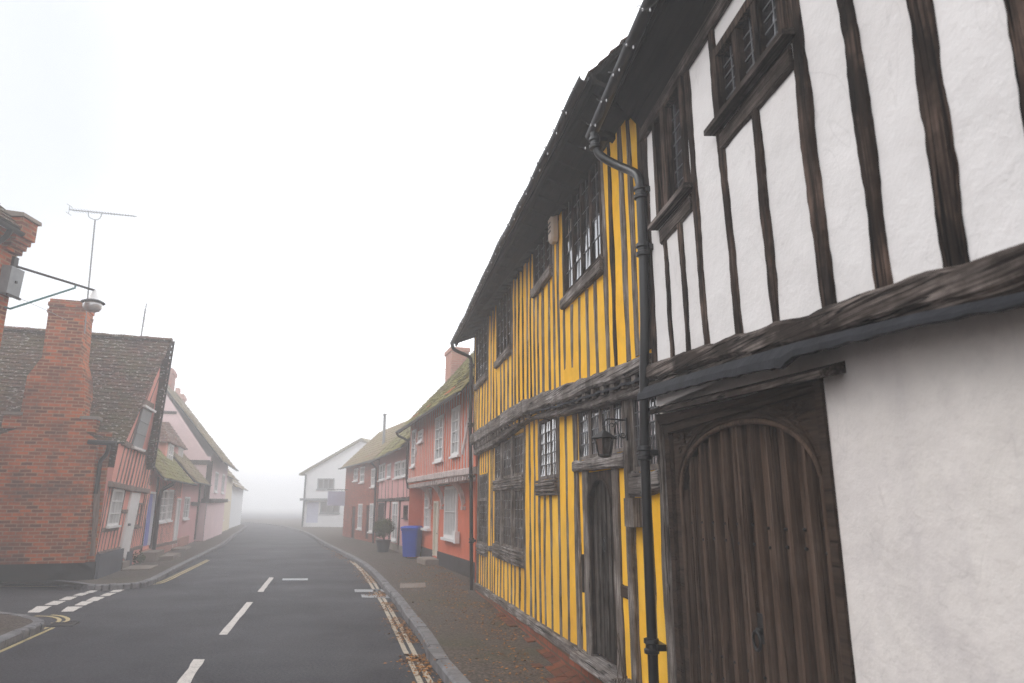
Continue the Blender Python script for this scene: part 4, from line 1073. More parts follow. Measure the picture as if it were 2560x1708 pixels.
# ================================================================== LEFT: CROOKED BRICK AND TIMBER HOUSE
def lean(z): return .05 * max(0., z - .4) + .13 * max(0., z - 3.0)
def atl(c, x, y, e=0.):
    o = 0.
    for _ in range(12): s, z = FL.at(c, x, y, o + e); o = lean(z)
    return s, z
class LB(MB):
    """a mesh on the leaning front"""
    def build(S, name, mat, parent=None, **k):
        S.v = [(p[0], p[1] + lean(p[2]), p[2]) for p in S.v]
        return MB.build(S, name, mat, parent, **k)
def lstud(parent, pts, w, o0, o1, mat, name='stud', **k):
    b = LB(-1); b.beam(pts, w, o0, o1, **k); return b.build(name, mat, parent)

CH = thing('crooked_cottage', 'leaning corner cottage with a brick flank, broad brick chimney stack and salmon timbered gable', 'house', FL)
fx = CH.matrix_world.inverted() @ FX.mat
apx = atl('c2', 920, 225); eN = atl('g1', 185, 615); eF = atl('g1', 395, 700)
gap_ = (apx[0] - .25, apx[1] + .15)
win = FL.rect('g1', 108, 185, 935, 1195); win = (.42, 1.50, 1.20, 2.02)
att = [atl('g1', *p) for p in ((345, 350), (410, 385), (340, 645), (270, 620))]
dq = [atl('g1', *p) for p in ((280, 960), (335, 965), (237, 1455), (195, 1400))]
b = LB(-1); b.wall(.0, 4.9, .1, 2.2, 0, [win], .3, .02, .1, 2); b.build('ground_floor_wall', M['pinkred_plaster'], CH, smooth=True)
b = LB(-1)
gl = lambda s: 3.0 + max(0, (apx[1] - 3.0) * min((s - eN[0] + .1) / (apx[0] - eN[0]), (eF[0] + .15 - s) / (eF[0] - apx[0])))
b.wall(.05, 4.3, 2.1, 5.7, .03, [], .15, .015, .1, 4, top=lambda s: max(2.95, gl(s))); b.build('gable_wall', M['pinkred_plaster'], CH, smooth=True)
# timbers
for s in (.42, .80, 1.16, 1.52, 1.9, 2.28, 2.62, 2.98, 3.34, 3.7, 4.02):
    lstud(CH, [(s + .22, 2.98), (s, 2.12)], .055, 0, .055, M['pink_oak'], jit=.012, step=.15)
lstud(CH, [(.25, 3.04), (2.2, 3.03), (4.2, 2.98)], .11, .0, .08, M['pink_oak'], 'tie_beam', jit=.014)
lstud(CH, [(-.1, 2.11), (2.0, 2.06), (4.1, 2.04)], .12, .0, .10, M['pink_oak'], 'bressummer_beam', jit=.018)
for s0 in (.95, 1.35, 3.25, 3.6, 2.2):
    t = gl(s0 + .3) - .1
    if t > 3.2:
        if s0 == 2.2: lstud(CH, [(2.75, gl(2.7) - .05), (2.65, 4.35)], .085, .0, .055, M['pink_oak'], jit=.01)
        else: lstud(CH, [(s0 + .30 * (t - 3) / 1.3, t), (s0, 3.08)], .06, .0, .052, M['pink_oak'], jit=.012, step=.15)
for s, z0, z1 in ((.08, .6, 2.05), (.36, .6, 2.05), (1.62, .6, 2.05), (1.98, .55, 1.55), (.62, .62, 1.12), (.98, .62, 1.12), (1.32, .62, 1.12), (3.2, .5, 2.0), (3.42, .5, 2.0), (4.1, .5, 2.0), (4.32, .5, 2.3), (4.62, .5, 2.3), (3.62, .5, 1.08), (3.86, .5, 1.08)):
    lstud(CH, [(s + .05 * (z1 - z0), z1), (s, z0)], .06, -.04, .015, M['pink_oak'], jit=.010, step=.15)
for s0, s1, z in ((.1, 1.6, 1.12), (1.7, 2.3, 1.5), (.05, 2.3, .62), (3.0, 4.9, .52)): lstud(CH, [(s0, z), (s1, z)], .09, -.04, .035, M['pink_oak'], 'rail', jit=.010, step=.15)
def lwindow(parent, r, cols, rows, frame, pane, o=0.):
    b = LB(-1); s0, s1, z0, z1 = r; f = .055
    b.box(s0, s0 + f, o - .08, o + .03, z0, z1); b.box(s1 - f, s1, o - .08, o + .03, z0, z1); b.box(s0 + f, s1 - f, o - .08, o + .028, z0, z0 + f); b.box(s0 + f, s1 - f, o - .08, o + .028, z1 - f, z1)
    w = b.build('window', frame, parent)
    b = LB(-1); b.box(s0 + .02, s1 - .02, o - .06, o - .045, z0 + .02, z1 - .02); b.build('pane', pane, w)
    b = LB(-1)
    for k in range(1, cols): x = s0 + (s1 - s0) * k / cols; b.box(x - .014, x + .014, o - .045, o + .01, z0 + f, z1 - f)
    for k in range(1, rows): z = z0 + (z1 - z0) * k / rows; b.box(s0 + f, s1 - f, o - .045, o + .012, z - .014, z + .014)
    b.build('glazing_bar', frame, w)
    b = LB(-1); b.box(s0 - .05, s1 + .05, o - .03, o + .09, z0 - .05, z0 - .003); b.build('sill', frame, w)
    return w
lwindow(CH, win, 4, 3, M['white_paint'], M['far_glass'])
def quadprism(P, o0, o1):
    b = LB(-1); b.prism(P, o0, o1); return b
ash = quadprism(att, .0, .085).build('shutter', M['galv'], CH)
b = LB(-1); c = att
b.prism([(c[3][0] - .1, c[3][1] - .07), (c[2][0] + .12, c[2][1] - .07), (c[2][0] + .12, c[2][1] - .02), (c[3][0] - .1, c[3][1] - .02)], .0, .15); b.build('sill', M['white_paint'], ash); b = LB(-1); b.prism([(c[0][0] - .14, c[0][1] + .02), (c[1][0] + .12, c[1][1] + .02), (c[1][0] + .12, c[1][1] + .07), (c[0][0] - .14, c[0][1] + .07)], .0, .15)
b.build('drip_board', M['white_paint'], ash)
b = LB(-1); b.prism([(c[0][0] - .05, c[0][1] + .07), (c[1][0] + .05, c[1][1] + .07), (c[1][0] - .05, c[1][1] + .22), (c[0][0] + .02, c[0][1] + .22)], .0, .08); b.build('lintel', M['pink_oak'], CH)
for k in (.33, .66):
    b = LB(-1); p0 = Vector(c[0]).lerp(Vector(c[3]), k); p1 = Vector(c[1]).lerp(Vector(c[2]), k); b.beam([p0, p1], .03, .08, .10, 0, .3); b.build('batten', M['galv'], ash)
d = quadprism(dq, -.02, .035).build('door', M['white_paint'], CH)
fr = LB(-1); fr.beam([(dq[0][0] - .03, dq[0][1]), (dq[3][0] - .03, dq[3][1])], .07, -.02, .06, 0, .3); fr.beam([(dq[1][0] + .03, dq[1][1]), (dq[2][0] + .03, dq[2][1])], .07, -.02, .06, 0, .3); fr.build('door_frame', M['white_paint'], CH)
b = LB(-1); k = atl('g1', 250, 1197); b.box(k[0] - .02, k[0] + .1, .03, .08, k[1] - .03, k[1] + .03); b.build('latch', M['wrought'], d)
lwindow(CH, (3.42, 3.98, 1.10, 1.72), 2, 2, M['pink_oak'], M['far_glass'])
b = MB(-1); b.box(.02, 2.30, -.2, .10, .08, .62); b.build('plinth', M['grey_plinth'], CH)
b = MB(-1); b.box(2.98, 3.55, -.2, .08, .08, .50); b.build('plinth', M['grey_plinth'], CH)
b = MB(-1); b.box(2.25, 3.05, -.1, .12, .08, .29); b.box(2.1, 3.3, .12, .75, .08, .135); b.build('doorstep', M['stone'], CH)
# brick flank and stack, in the flank's own frame
b = MB(1); b.wall(-.02, 4.5, .42, 3.25, .0, (), .3, .012, .1, 6); b.quad((-.02, 0, .42), (-.02, -3.0, .42), (-.02, -3.0, .43), (-.02, 0, .43))
b.build('flank_wall', M['brick_old'], CH, matrix=fx)
b = MB(1); b.wall(-.04, 4.5, .05, .47, .03, (), .3, .008, .1, 6); b.quad((-.04, .03, .47), (4.5, .03, .47), (4.5, 0, .475), (-.04, 0, .475)); b.quad((-.04, .03, .05), (-.04, -.4, .05), (-.04, -.4, .47), (-.04, .03, .47)); b.build('plinth', M['black_plinth'], CH, matrix=fx)
SP_ = .22
L_ = [(.14, .47), (.17, 2.0), (.22, 3.05), (.50, 3.25), (.54, 3.60), (.64, 4.46), (.77, 4.84), (.84, 6.18)]
R_ = [(4.4, .47), (4.4, 2.0), (2.2, 3.05), (1.76, 3.25), (1.74, 3.60), (1.73, 4.40), (1.51, 4.84), (1.54, 6.19)]
b = MB(1); rg = []
for (l, z), (r_, z2) in zip(L_, R_): rg.append([(l, SP_, z), (r_, SP_, z2), (r_, -.48, z2), (l, -.48, z)])
b.rings(rg); CS = b.build('chimney', M['brick_old'], CH, matrix=fx)
b = MB(1)
for z, e in ((6.02, .025), (5.86, .02)): b.rings([[(.835 - e, SP_ + e, z + h), (1.535 + e, SP_ + e, z + h), (1.535 + e, -.48 - e, z + h), (.835 - e, -.48 - e, z + h)] for h in (0, .085)])
b.build('oversailing_course', M['brick_old'], CS)
for (a, c_, z) in ((.28, .56, 3.50), (1.74, 2.04, 3.54)):
    b = MB(1); b.hull8([(a, -.1, z - .28), (c_, -.1, z - .28), (c_, SP_ + .01, z - .28), (a, SP_ + .01, z - .28), (a, -.1, z), (c_, -.1, z), (c_, SP_ + .01, z), (a, SP_ + .01, z)]); b.build('shoulder', M['brick_old'], CS)
    b = MB(1); b.box(a - .05, c_ + .04, -.1, SP_ + .05, z + .002, z + .07); b.build('capping_stone', M['stone'], CS)
stud_ = MB(1); stud_.beam([(.12, 2.1), (.04, .6)], .10, -.02, .05, jit=.012); stud_.build('corner_post', M['pink_oak'], CH, matrix=fx)
# tiled roof: the street verge leans with the gable
ridge_z = 5.72; e_z = 3.08; run_ = 2.55
def tiled(F_mat, corners, mat, name, cw=.19, ch=.105, lift=.02, rough=1.4):
    """corners: lower right, lower left, upper left, upper right in the flank frame; bilinear slope"""
    A, B_, C_, D_ = [Vector(p) for p in corners]; W = ((B_ - A).length + (C_ - D_).length) / 2; H = ((D_ - A).length + (C_ - B_).length) / 2
    x = (B_ - A).normalized(); n = x.cross(D_ - A).normalized(); n = n if n.z > 0 else -n; y = n.cross(x)
    m = Matrix(((x.x, y.x, n.x, A.x), (x.y, y.y, n.y, A.y), (x.z, y.z, n.z, A.z), (0, 0, 0, 1))); mi = m.inverted()
    b = MB(); nc, nr = int(W / cw), int(H / ch)
    def P(u, v, h): p = (A.lerp(B_, u)).lerp(D_.lerp(C_, u), v); return tuple(mi @ p + Vector((0, 0, h + rough * .03 * nz(u * W * .5, v * H * .5))))
    for j in range(nr):
        for i in range(nc + j % 2):
            u0 = max(0, (i - .5 * (j % 2)) / nc); u1 = min(1, (i + 1 - .5 * (j % 2)) / nc)
            if u1 - u0 < .1 / nc: continue
            h = [random.uniform(-.3, .3) * lift for _ in range(3)]; v0 = max(0, (j - random.uniform(0, .1)) / nr); v1 = (j + 1.05) / nr; g = .02 / nc
            k = [b.vert(P(u0 + g, v0, lift + h[0])), b.vert(P(u1 - g, v0, lift + h[1])), b.vert(P(u1 - g, v1, h[2] * .3)), b.vert(P(u0 + g, v1, h[2] * .3))]
            k2 = [b.vert(P(u0 + g, v0, -.004)), b.vert(P(u1 - g, v0, -.004))]
            b.face(*k); b.face(k2[0], k2[1], k[1], k[0]); b.face(k[0], k[3], k2[0]); b.face(k[1], k2[1], k[2])
    q = [b.vert(P(u, v, -.05)) for u, v in ((0, 0), (1, 0), (1, 1), (0, 1))]; b.face(*q)
    for u in (0, 1): b.quad(P(u, 0, -.05), P(u, 1, -.05), P(u, 1, .01), P(u, 0, .01))
    return b, m
ve = Vector((.12 - .18, .30, e_z))
fxi = FX.mat.inverted()
def tofx(s, o, z): return fxi @ FL.world(s, o, z)
vb = tofx(eN[0] - .12, lean(3.0) + .16, 3.02); va = tofx(apx[0] + .0, lean(5.7) + .13, 5.78); vf = tofx(eF[0] + .12, lean(2.75) + .16, 2.62)
bl_, ml = tiled(None, [vb, Vector((5.2, .30, 3.16)), Vector((5.2, va.y, va.z + .06)), va], M['tile_dark'], 'roof')
RF = bl_.build('roof', M['tile_dark'], CH, matrix=fx @ ml)
b2, m2 = tiled(None, [vf, Vector((5.2, vf.y, 2.9)), Vector((5.2, va.y, va.z + .06)), va], M['tile_dark'], 'rear_slope', .3, .16)
b2.build('rear_slope', M['tile_dark'], CH, matrix=fx @ m2)
b = MB(); n = 22
for i in range(n):   # ridge tiles
    p0 = va.lerp(Vector((5.2, va.y, va.z + .06)), i / n); p1 = va.lerp(Vector((5.2, va.y, va.z + .06)), (i + .97) / n); dz = random.uniform(-.01, .012)
    r0 = [(p.x, p.y + .13 * math.cos(a), p.z - .04 + dz + .10 * math.sin(a)) for p in (p0,) for a in [math.pi * k / 6 for k in range(7)]]
    r1 = [(p.x, p.y + .13 * math.cos(a), p.z - .04 - dz + .10 * math.sin(a)) for p in (p1,) for a in [math.pi * k / 6 for k in range(7)]]
    b.rings([r0, r1], closed=False, caps=False); b.face(*[b.vert(q) for q in r0]); 
b.build('ridge_tiles', M['tile_dark'], RF, matrix=(fx @ ml).inverted() @ fx)
b = MB(); dirs = (vf - va)   # verge of the far slope, tile ends stepping down
for i in range(24):
    p = va.lerp(vf, (i + .5) / 24); b.box(p.x - .055, p.x + .06, p.y - .07, p.y + .03, p.z - .05, p.z + .03 + random.uniform(0, .012))
b.build('verge_tiles', M['tile_dark'], CH, matrix=fx)
b = MB(); b.rings([[(va.x - .07, va.y, va.z - .02), (va.x - .02, va.y, va.z - .02), (va.x - .02, va.y - .1, va.z - .2), (va.x - .07, va.y + .05, va.z - .2)], [(vf.x - .07, vf.y + .02, vf.z), (vf.x - .02, vf.y + .02, vf.z), (vf.x - .02, vf.y - .15, vf.z - .05), (vf.x - .07, vf.y + .15, vf.z - .05)]]); b.build('bargeboard', M['dark_v'], CH, matrix=fx)
# gutter and swan-neck pipe at the corner
b = MB(1); b.tube([(.36, .30, 3.0), (-.20, .34, 2.98)], .055, 8); b.build('gutter', M['black_iron'], CH, matrix=fx)
b = MB(1); b.tube([tuple(p) for p in smooth([(-.05, .33, 2.95), (-.05, .32, 2.85), (.0, .25, 2.72), (.10, .14, 2.62), (.12, .10, 2.5), (.12, .09, 2.1), (.13, .09, 1.9)], 4)], .045, 8); b.build('downpipe', M['black_iron'], CH, matrix=fx, smooth=True)

def tv_aerial(name, label, base, top, boom0, boom1, n, mat, cradle=True):
    t = thing(name, label, 'tv aerial', None, tuple(base)); o0 = Vector(base)
    b = MB(); b.tube([(0, 0, 0), tuple(Vector(top) - o0)], .018, 8); b.build('mast', mat, t)
    b = MB(); p0, p1 = Vector(boom0) - o0, Vector(boom1) - o0; b.tube([p0, p1], .011, 6)
    ax = (p1 - p0).normalized(); sd = Vector((0, 1, 0))
    for i in range(n):
        p = p0.lerp(p1, .04 + .94 * i / n); L_ = .13 - .05 * i / n; b.tube([p - sd * L_, p + sd * L_], .004, 5)
    for h in (-.1, .1): b.tube([p0 + Vector((0, -.1, h)), p0 + Vector((0, .1, h))], .006, 5)
    b.tube([p0 + Vector((0, 0, -.1)), p0 + Vector((0, 0, .1))], .006, 5)
    if cradle:
        tt = Vector(top) - o0; q0 = p0.lerp(p1, .28); q1 = p0.lerp(p1, .48); b.tube(smooth([q0, q0 + Vector((.03, 0, -.13)), tt, q1 + Vector((-.03, 0, -.13)), q1], 5), .010, 6)
    b.build('antenna_boom', mat, t); return t
def fxw(p): return FX.mat @ Vector(p)
tv_aerial('tv_aerial', 'long grey television aerial on a tall mast strapped to the brick chimney', fxw((.80, .10, 5.45)), fxw((.93, .10, 8.22)), fxw((1.49, .10, 8.40)), fxw((.07, .10, 8.42)), 22, M['galv'])
p0 = FX.mat @ Vector((-.02, va.y, va.z - .02))
tv_aerial('tv_aerial', 'small faint aerial standing on the roof ridge near the leaning gable', p0, p0 + Vector((.02, 0, .80)), p0 + Vector((.02, 0, .45)), p0 + Vector((.03, 0, .95)), 6, M['galv'], False)

# ================================================================== LEFT: SALMON COTTAGE WITH DORMERS
def lf_house(nm, label, s0, s1, ez, wallm, eo=.4, depth=5.5, run=2.6, rise=2.9, roofm='tile_moss', holes=(), zb_=.05, oo=0., cw=.24, ch=.16, rough=2.):
    t = thing(nm, label, 'house', FL)
    b = MB(-1); b.wall(s0, s1, zb_, ez + .35, oo, holes, .4, .012, .1, s0); b.build('front_wall', M[wallm], t, smooth=True)
    shell(FL, t, s0 + .02, s1 - .02, zb_, ez + .2, oo - .02, depth, M[wallm])
    roof(FL, t, s0 - .05, s1 + .05, oo + eo, ez, run, rise, M[roofm], cw, ch, rough=rough)
    if rise > 0:
        for s in (s0 + .01, s1 - .01):
            b = MB(-1); b.face(*[b.vert(p) for p in ((s, oo - .02, ez), (s, oo - 2 * run + eo, ez), (s, oo + eo - run, ez + rise - .06))]); b.build('side_wall', M[wallm], t)
    gutter(FL, t, [(s0, oo + eo + .05, ez - .03), (s1, oo + eo + .05, ez - .01)], .05)
    return t
blue = (4.98, 6.10, .50, 2.05); ca = FL.rect('g1', 487, 540, 940, 1175); cb_ = FL.rect('g1', 545, 580, 940, 1165); wd = FL.rect('c3', 245, 272, 985, 1325)
SC = lf_house('timbered_cottage', 'low salmon timbered cottage with blue door and mossy roof with dormers, beside the leaning cottage', 4.85, 11.5, 2.44, 'pinkred_plaster', holes=[blue, ca, cb_, wd], rise=3.0, zb_=.05)
def panel_door(parent, r, mat, F=FL):
    b = MB(F.side); b.box(r[0] + .06, r[1] - .06, -.08, -.04, r[2], r[3] - .06)
    for z0, z1 in ((.08, .42), (.5, .9)):
        for x0, x1 in ((.15, .45), (.55, .85)):
            w_, h_ = r[1] - r[0], r[3] - r[2]; b.box(r[0] + w_ * x0, r[0] + w_ * x1, -.045, -.028, r[2] + h_ * z0, r[2] + h_ * z1)
    d = b.build('door', mat, parent)
    b = MB(F.side); b.box(r[0], r[0] + .06, -.08, .03, r[2], r[3]); b.box(r[1] - .06, r[1], -.08, .03, r[2], r[3]); b.box(r[0] + .06, r[1] - .06, -.08, .028, r[3] - .06, r[3]); b.build('door_frame', M['white_paint'], parent)
    b = MB(F.side); b.lathe((r[0] + .14, -.01, (r[2] + r[3]) / 2), [(0, -.02), (.02, 0), (0, .02)], 8); b.build('handle', M['wrought'], d)
panel_door(SC, blue, M['blue_door']); panel_door(SC, wd, M['white_paint'])
for r in (ca, cb_): window(FL, SC, r, 0, 2, 4, M['white_paint'], M['curtain'], .05, .06, .03, .03, None, .03)
s = 6.25
while s < 11.3:
    segs = [(2.5, .45)]
    for r in (ca, cb_):
        if r[0] - .05 < s < r[1] + .05: segs = [(2.5, r[3] + .05), (r[2] - .08, .45)]
    if wd[0] - .05 < s < wd[1] + .05: segs = [(2.5, wd[3] + .05)]
    for a, c in segs: stud(FL, SC, [(s, a), (s + random.uniform(-.03, .03), c)], .06, -.03, .012, M['pink_oak'], jit=.01, step=.3)
    s += .27
for s in (4.9, 6.2): stud(FL, SC, [(s, 2.5), (s, .4)], .13, -.03, .04, M['dark_v'], 'post', step=.3)
stud(FL, SC, [(6.2, .42), (11.4, .36)], .10, -.03, .04, M['pink_oak'], 'sill_beam', step=.3)
b = MB(-1); b.wall(4.9, 11.5, .05, .40, .03, (), .5, .01); b.quad((4.9, .03, .40), (11.5, .03, .40), (11.5, 0, .41), (4.9, 0, .41)); b.build('plinth', M['brick_pink'], SC)
downpipe(FL, SC, [(6.45, .44, 2.40), (6.45, .40, 2.3), (6.45, .12, 2.12), (6.45, .08, 1.9), (6.45, .08, .12)], .06)
b = MB(-1); b.box(4.8, 6.2, .0, .42, .05, .36); b.box(5.3, 6.9, .42, .80, .05, .22); b.build('doorstep', M['stone'], SC)
b = MB(-1); b.box(10.2, 11.6, .03, .5, .05, .17); b.build('doorstep', M['stone'], SC)
def dormer(parent, s0, s1, z0, zt, ofr, mat, wm, hip=True, F=FL):
    """a small gabled or hipped dormer: front face at o = ofr"""
    sd = F.side; c = (s0 + s1) / 2; dz = (s1 - s0) * .62
    b = MB(sd); b.box(s0, s1, ofr - 2.2, ofr, z0 - .5, zt); d = b.build('dormer', wm, parent)
    e = .16
    b = MB(sd); hp = .45 if hip else 0
    A = (s0 - e, ofr + e, zt - .05); B_ = (s1 + e, ofr + e, zt - .05); Rg = (c, ofr - hp * 1.2 + (0 if hip else e), zt + dz); Bk = (c, ofr - 2.6, zt + dz); A2 = (s0 - e, ofr - 2.6, zt - .05); B2 = (s1 + e, ofr - 2.6, zt - .05)
    def strips(p0, p1, q0, q1, n=9):
        p0, p1, q0, q1 = map(Vector, (p0, p1, q0, q1))
        for i in range(n):
            a, c_ = p0.lerp(q0, i / n), p1.lerp(q1, i / n); e0, e1 = p0.lerp(q0, (i + 1.05) / n), p1.lerp(q1, (i + 1.05) / n)
            up = Vector((0, 0, .028 + random.uniform(0, .008)))
            b.quad(a + up, c_ + up, e1, e0); b.quad(a - up * .3, c_ - up * .3, c_ + up, a + up)
    strips(A2, A, Bk, Rg); strips(B_, B2, Rg, Bk)
    if hip: strips(A, B_, Rg, Rg)
    else: b.quad(A, B_, Rg, Rg)
    b.quad(A, B_, B2, A2)
    b.build('dormer_roof', mat, d)
    w = .5 * (s1 - s0) * .62; x0, x1, y0, y1 = c - w, c + w, z0 + .06, zt - .06; fr = MB(sd)
    for a, b_, p, q in ((x0, x0 + .07, y0, y1), (x1 - .07, x1, y0, y1), (x0 + .07, x1 - .07, y0, y0 + .07), (x0 + .07, x1 - .07, y1 - .07, y1), (c - .03, c + .03, y0 + .07, y1 - .07)):
        fr.box(a, b_, ofr + .002, ofr + .06, p, q)
    fr.box(x0 + .07, x1 - .07, ofr + .002, ofr + .04, (y0 + y1) / 2 - .02, (y0 + y1) / 2 + .02); fr.box(x0 - .06, x1 + .06, ofr + .002, ofr + .12, y0 - .07, y0 - .003)
    fr.build('window', M['white_paint'], d)
    pb = MB(sd); pb.box(x0 + .05, x1 - .05, ofr - .02, ofr + .012, y0 + .05, y1 - .05); pb.build('pane', M['curtain'], d)
    return d
dormer(SC, 6.7, 8.2, 3.05, 4.0, -.65, M['tile_red'], M['pinkred_plaster'])
dormer(SC, 9.2, 10.8, 3.0, 3.85, -.35, M['tile_red'], M['pinkred_plaster'])
# ------------------------------------------------------------------ pale pink low house
w3 = FL.rect('c3', 310, 347, 975, 1130)
PL_ = lf_house('low_cottage', 'low pale pink plastered cottage with brown roof and one dormer, past the salmon cottage', 11.5, 16.6, 2.56, 'pink_plaster', holes=[w3], rise=2.9, roofm='tile_brown')
window(FL, PL_, w3, 0, 2, 3, M['white_paint'], M['curtain'], .06, .06, .03, .03, None, .03)
stud(FL, PL_, [(14.2, 1.72), (16.5, 1.72)], .14, -.02, .1, M['dark_h'], 'rail', step=.4)
stud(FL, PL_, [(16.5, 2.6), (16.5, .2)], .16, -.02, .06, M['dark_v'], 'post', step=.4)
b = MB(-1); b.wall(11.5, 14.4, .05, .45, .05, (), .5, .01); b.quad((11.5, .05, .45), (14.4, .05, .45), (14.4, 0, .46), (11.5, 0, .46)); b.build('plinth', M['brick_pink'], PL_)
dormer(PL_, 12.9, 14.5, 3.1, 4.0, -.55, M['tile_red'], M['pink_plaster'])
# ------------------------------------------------------------------ tall pale pink cross-wing
G0, G1 = 16.7, 25.5
w5 = FL.rect('c3', 400, 440, 1020, 1165); w5 = (17.2, 18.6, .85, 1.7)
TG = lf_house('tall_house', 'tall pale pink jettied house with dark corner post and long tan roof', G0, G1, 3.62, 'palepink_plaster', eo=.5, depth=7, run=3.6, rise=4.3, roofm='tile_brown', holes=[(19.0, 20.4, 2.3, 3.25), (22.6, 23.9, 2.3, 3.3)], oo=.35, cw=.32, ch=.22, rough=2.4)
for r in ((19.0, 20.4, 2.3, 3.25), (22.6, 23.9, 2.3, 3.3)): window(FL, TG, r, .35, 2, 3, M['white_paint'], M['far_glass'], .06, .07, .03, .03, None, .03)
b = MB(-1); b.wall(G0, G1, .05, 1.9, .0, [w5], .6, .01); b.build('lower_wall', M['palepink_plaster'], TG)
window(FL, TG, w5, .0, 2, 3, M['white_paint'], M['curtain'], .06, .07, .03, .03, None, .03)
stud(FL, TG, [(G0, 1.86), (G1, 1.92)], .18, .1, .50, M['dark_h'], 'jetty_beam', step=.4)
stud(FL, TG, [(G0 + .05, 3.6), (G0 + .05, 1.8)], .16, .2, .42, M['dark_v'], 'corner_post', step=.4)
b = MB(-1); b.box(19.3, 20.5, -.05, .05, .1, 1.75); b.build('door', M['dark_v'], TG)
b = MB(-1); b.box(23.2, 25.2, .0, .34, .35, 1.8); b.build('bay_window', M['white_paint'], TG)
# timbers on the flank gable that faces up the street
for (o0, z0, o1, z1, w_) in ((.3, 3.55, -6.0, 3.55, .2), (-1.3, 5.75, -5.2, 5.8, .12)):
    b = MB(-1); b.hull8([(G0 - .05, o0, z0 - w_ / 2), (G0 - .05, o1, z1 - w_ / 2), (G0 + .02, o1, z1 - w_ / 2), (G0 + .02, o0, z0 - w_ / 2), (G0 - .05, o0, z0 + w_ / 2), (G0 - .05, o1, z1 + w_ / 2), (G0 + .02, o1, z1 + w_ / 2), (G0 + .02, o0, z0 + w_ / 2)]); b.build('rail', M['dark_h'], TG)
def chimney(parent, s, o, w_, d_, z0, z1, mat, pots=1):
    b = MB(-1); b.rings([[(s - w_ / 2 + e, o - d_ / 2 + e, z), (s + w_ / 2 - e, o - d_ / 2 + e, z), (s + w_ / 2 - e, o + d_ / 2 - e, z), (s - w_ / 2 + e, o + d_ / 2 - e, z)] for z, e in ((z0, 0), (z1 - .3, 0), (z1 - .3, -.06), (z1 - .12, -.06), (z1 - .12, 0), (z1, 0))])
    c = b.build('chimney', mat, parent)
    for k in range(pots):
        b = MB(-1); b.lathe((s + (k - (pots - 1) / 2) * .4, o, z1 - .02), [(.13, 0), (.11, .35), (.13, .38), (.10, .40)], 10); b.build('chimney_pot', M['brick_pink'], c)
chimney(TG, 22.6, -2.9, 1.2, .7, 6.5, 8.75, M['brick_red'], 2)
# ------------------------------------------------------------------ cream houses in the fog
CR1 = lf_house('rendered_house', 'cream rendered house fading in fog, left row beyond the pale pink jettied house', 25.6, 33.0, 3.3, 'cream_plaster', eo=.3, run=3.2, rise=3.4, roofm='tile_brown', cw=.4, ch=.3, oo=.1)
chimney(CR1, 26.6, -2.9, 1.0, .8, 5.5, 8.0, M['brick_pink'], 2)
for r in ((27.2, 28.3, 2.0, 2.9), (30.2, 31.3, 2.0, 2.9), (27.2, 28.3, .8, 1.7)):
    window(FL, CR1, r, .1, 2, 2, M['white_paint'], M['far_glass'], .06, .07, -.005, .03, None, .03)
CR2 = lf_house('rendered_house', 'palest rendered house, farthest of the left row and almost lost in fog', 33.1, 46.0, 2.9, 'far_white', eo=.3, run=3.2, rise=3.0, roofm='tile_brown', cw=.5, ch=.35)


# ================================================================== NEAR LEFT: brick corner building with street lamp
FN = Facade((-8.46, 11.0), (0, 1), -1)
BB = thing('corner_building', 'brick building at the left picture edge with corbelled eaves and black gutter', 'building', FN)
b = MB(-1); b.wall(-6, 0, .05, 6.15, 0, (), .5, .006); b.build('front_wall', M['brick_old'], BB)
shell(FN, BB, -6, 0, .05, 6.1, -.005, 5.5, M['brick_old'])
b = MB(-1)
for k, (o_, z0, z1) in enumerate(((.07, 5.80, 5.88), (.13, 5.882, 5.96), (.19, 5.962, 6.04), (.25, 6.042, 6.36))): b.box(-.34, .03, -.02, o_, z0, z1)
b.build('corbel', M['brick_old'], BB)
b = MB(-1); b.hull8([(-.38, -.2, 6.365), (.07, -.2, 6.365), (.07, .29, 6.365), (-.38, .29, 6.365), (-.38, -.2, 6.50), (.07, -.2, 6.50), (.07, .28, 6.43), (-.38, .28, 6.43)]); b.build('coping_stone', M['stone'], BB)
roof(FN, BB, -6.2, -.38, .28, 6.14, 2.6, 2.6, M['tile_dark'], .2, .15)
gutter(FN, BB, [(-6.1, .30, 6.06), (-.36, .30, 6.06)], .06)
downpipe(FN, BB, [(-.62, .30, 6.02), (-.62, .25, 5.9), (-.62, .09, 5.75), (-.62, .09, .15)], .045)
JB = thing('junction_box', 'grey metal junction box on the brick corner beneath the street lamp arm', 'junction box', FN, (-.13, 0, 5.28))
b = MB(-1); b.hull8([(-.15, .0, -.22), (.15, .0, -.22), (.15, .15, -.22), (-.15, .15, -.22), (-.15, .0, .26), (.15, .0, .26), (.15, .17, .24), (-.15, .17, .24)]); b.build('casing', M['galv'], JB)
b = MB(-1); b.box(-.155, .155, .15, .185, -.27, -.235); b.box(-.02, .02, .16, .18, -.02, .02); b.build('hasp', M['wrought'], JB)
SLp = thing('street_lamp', 'bracket street lamp with clear bowl reaching out from the brick corner', 'street lamp', None, (-8.44, 10.95, 5.55))
A0 = Vector((-8.44, 10.95, 5.55)); A1 = Vector((-7.92, 12.38, 5.62)); br = A0.lerp(A1, .74)
b = MB(); b.tube([(0, 0, .12), (.02, .03, .05), tuple(A1 - A0)], .022, 8); b.box(-.03, .03, -.05, .05, -.1, .2); b.build('arm', M['wrought'], SLp)
b = MB(); b.tube([tuple(br - A0), tuple(br - A0 + Vector((0, 0, -.05))), (.04, .03, -.70), (-.02, -.02, -.68)], .018, 8); b.build('brace', M['green_paint'], SLp)
c = A1 - A0
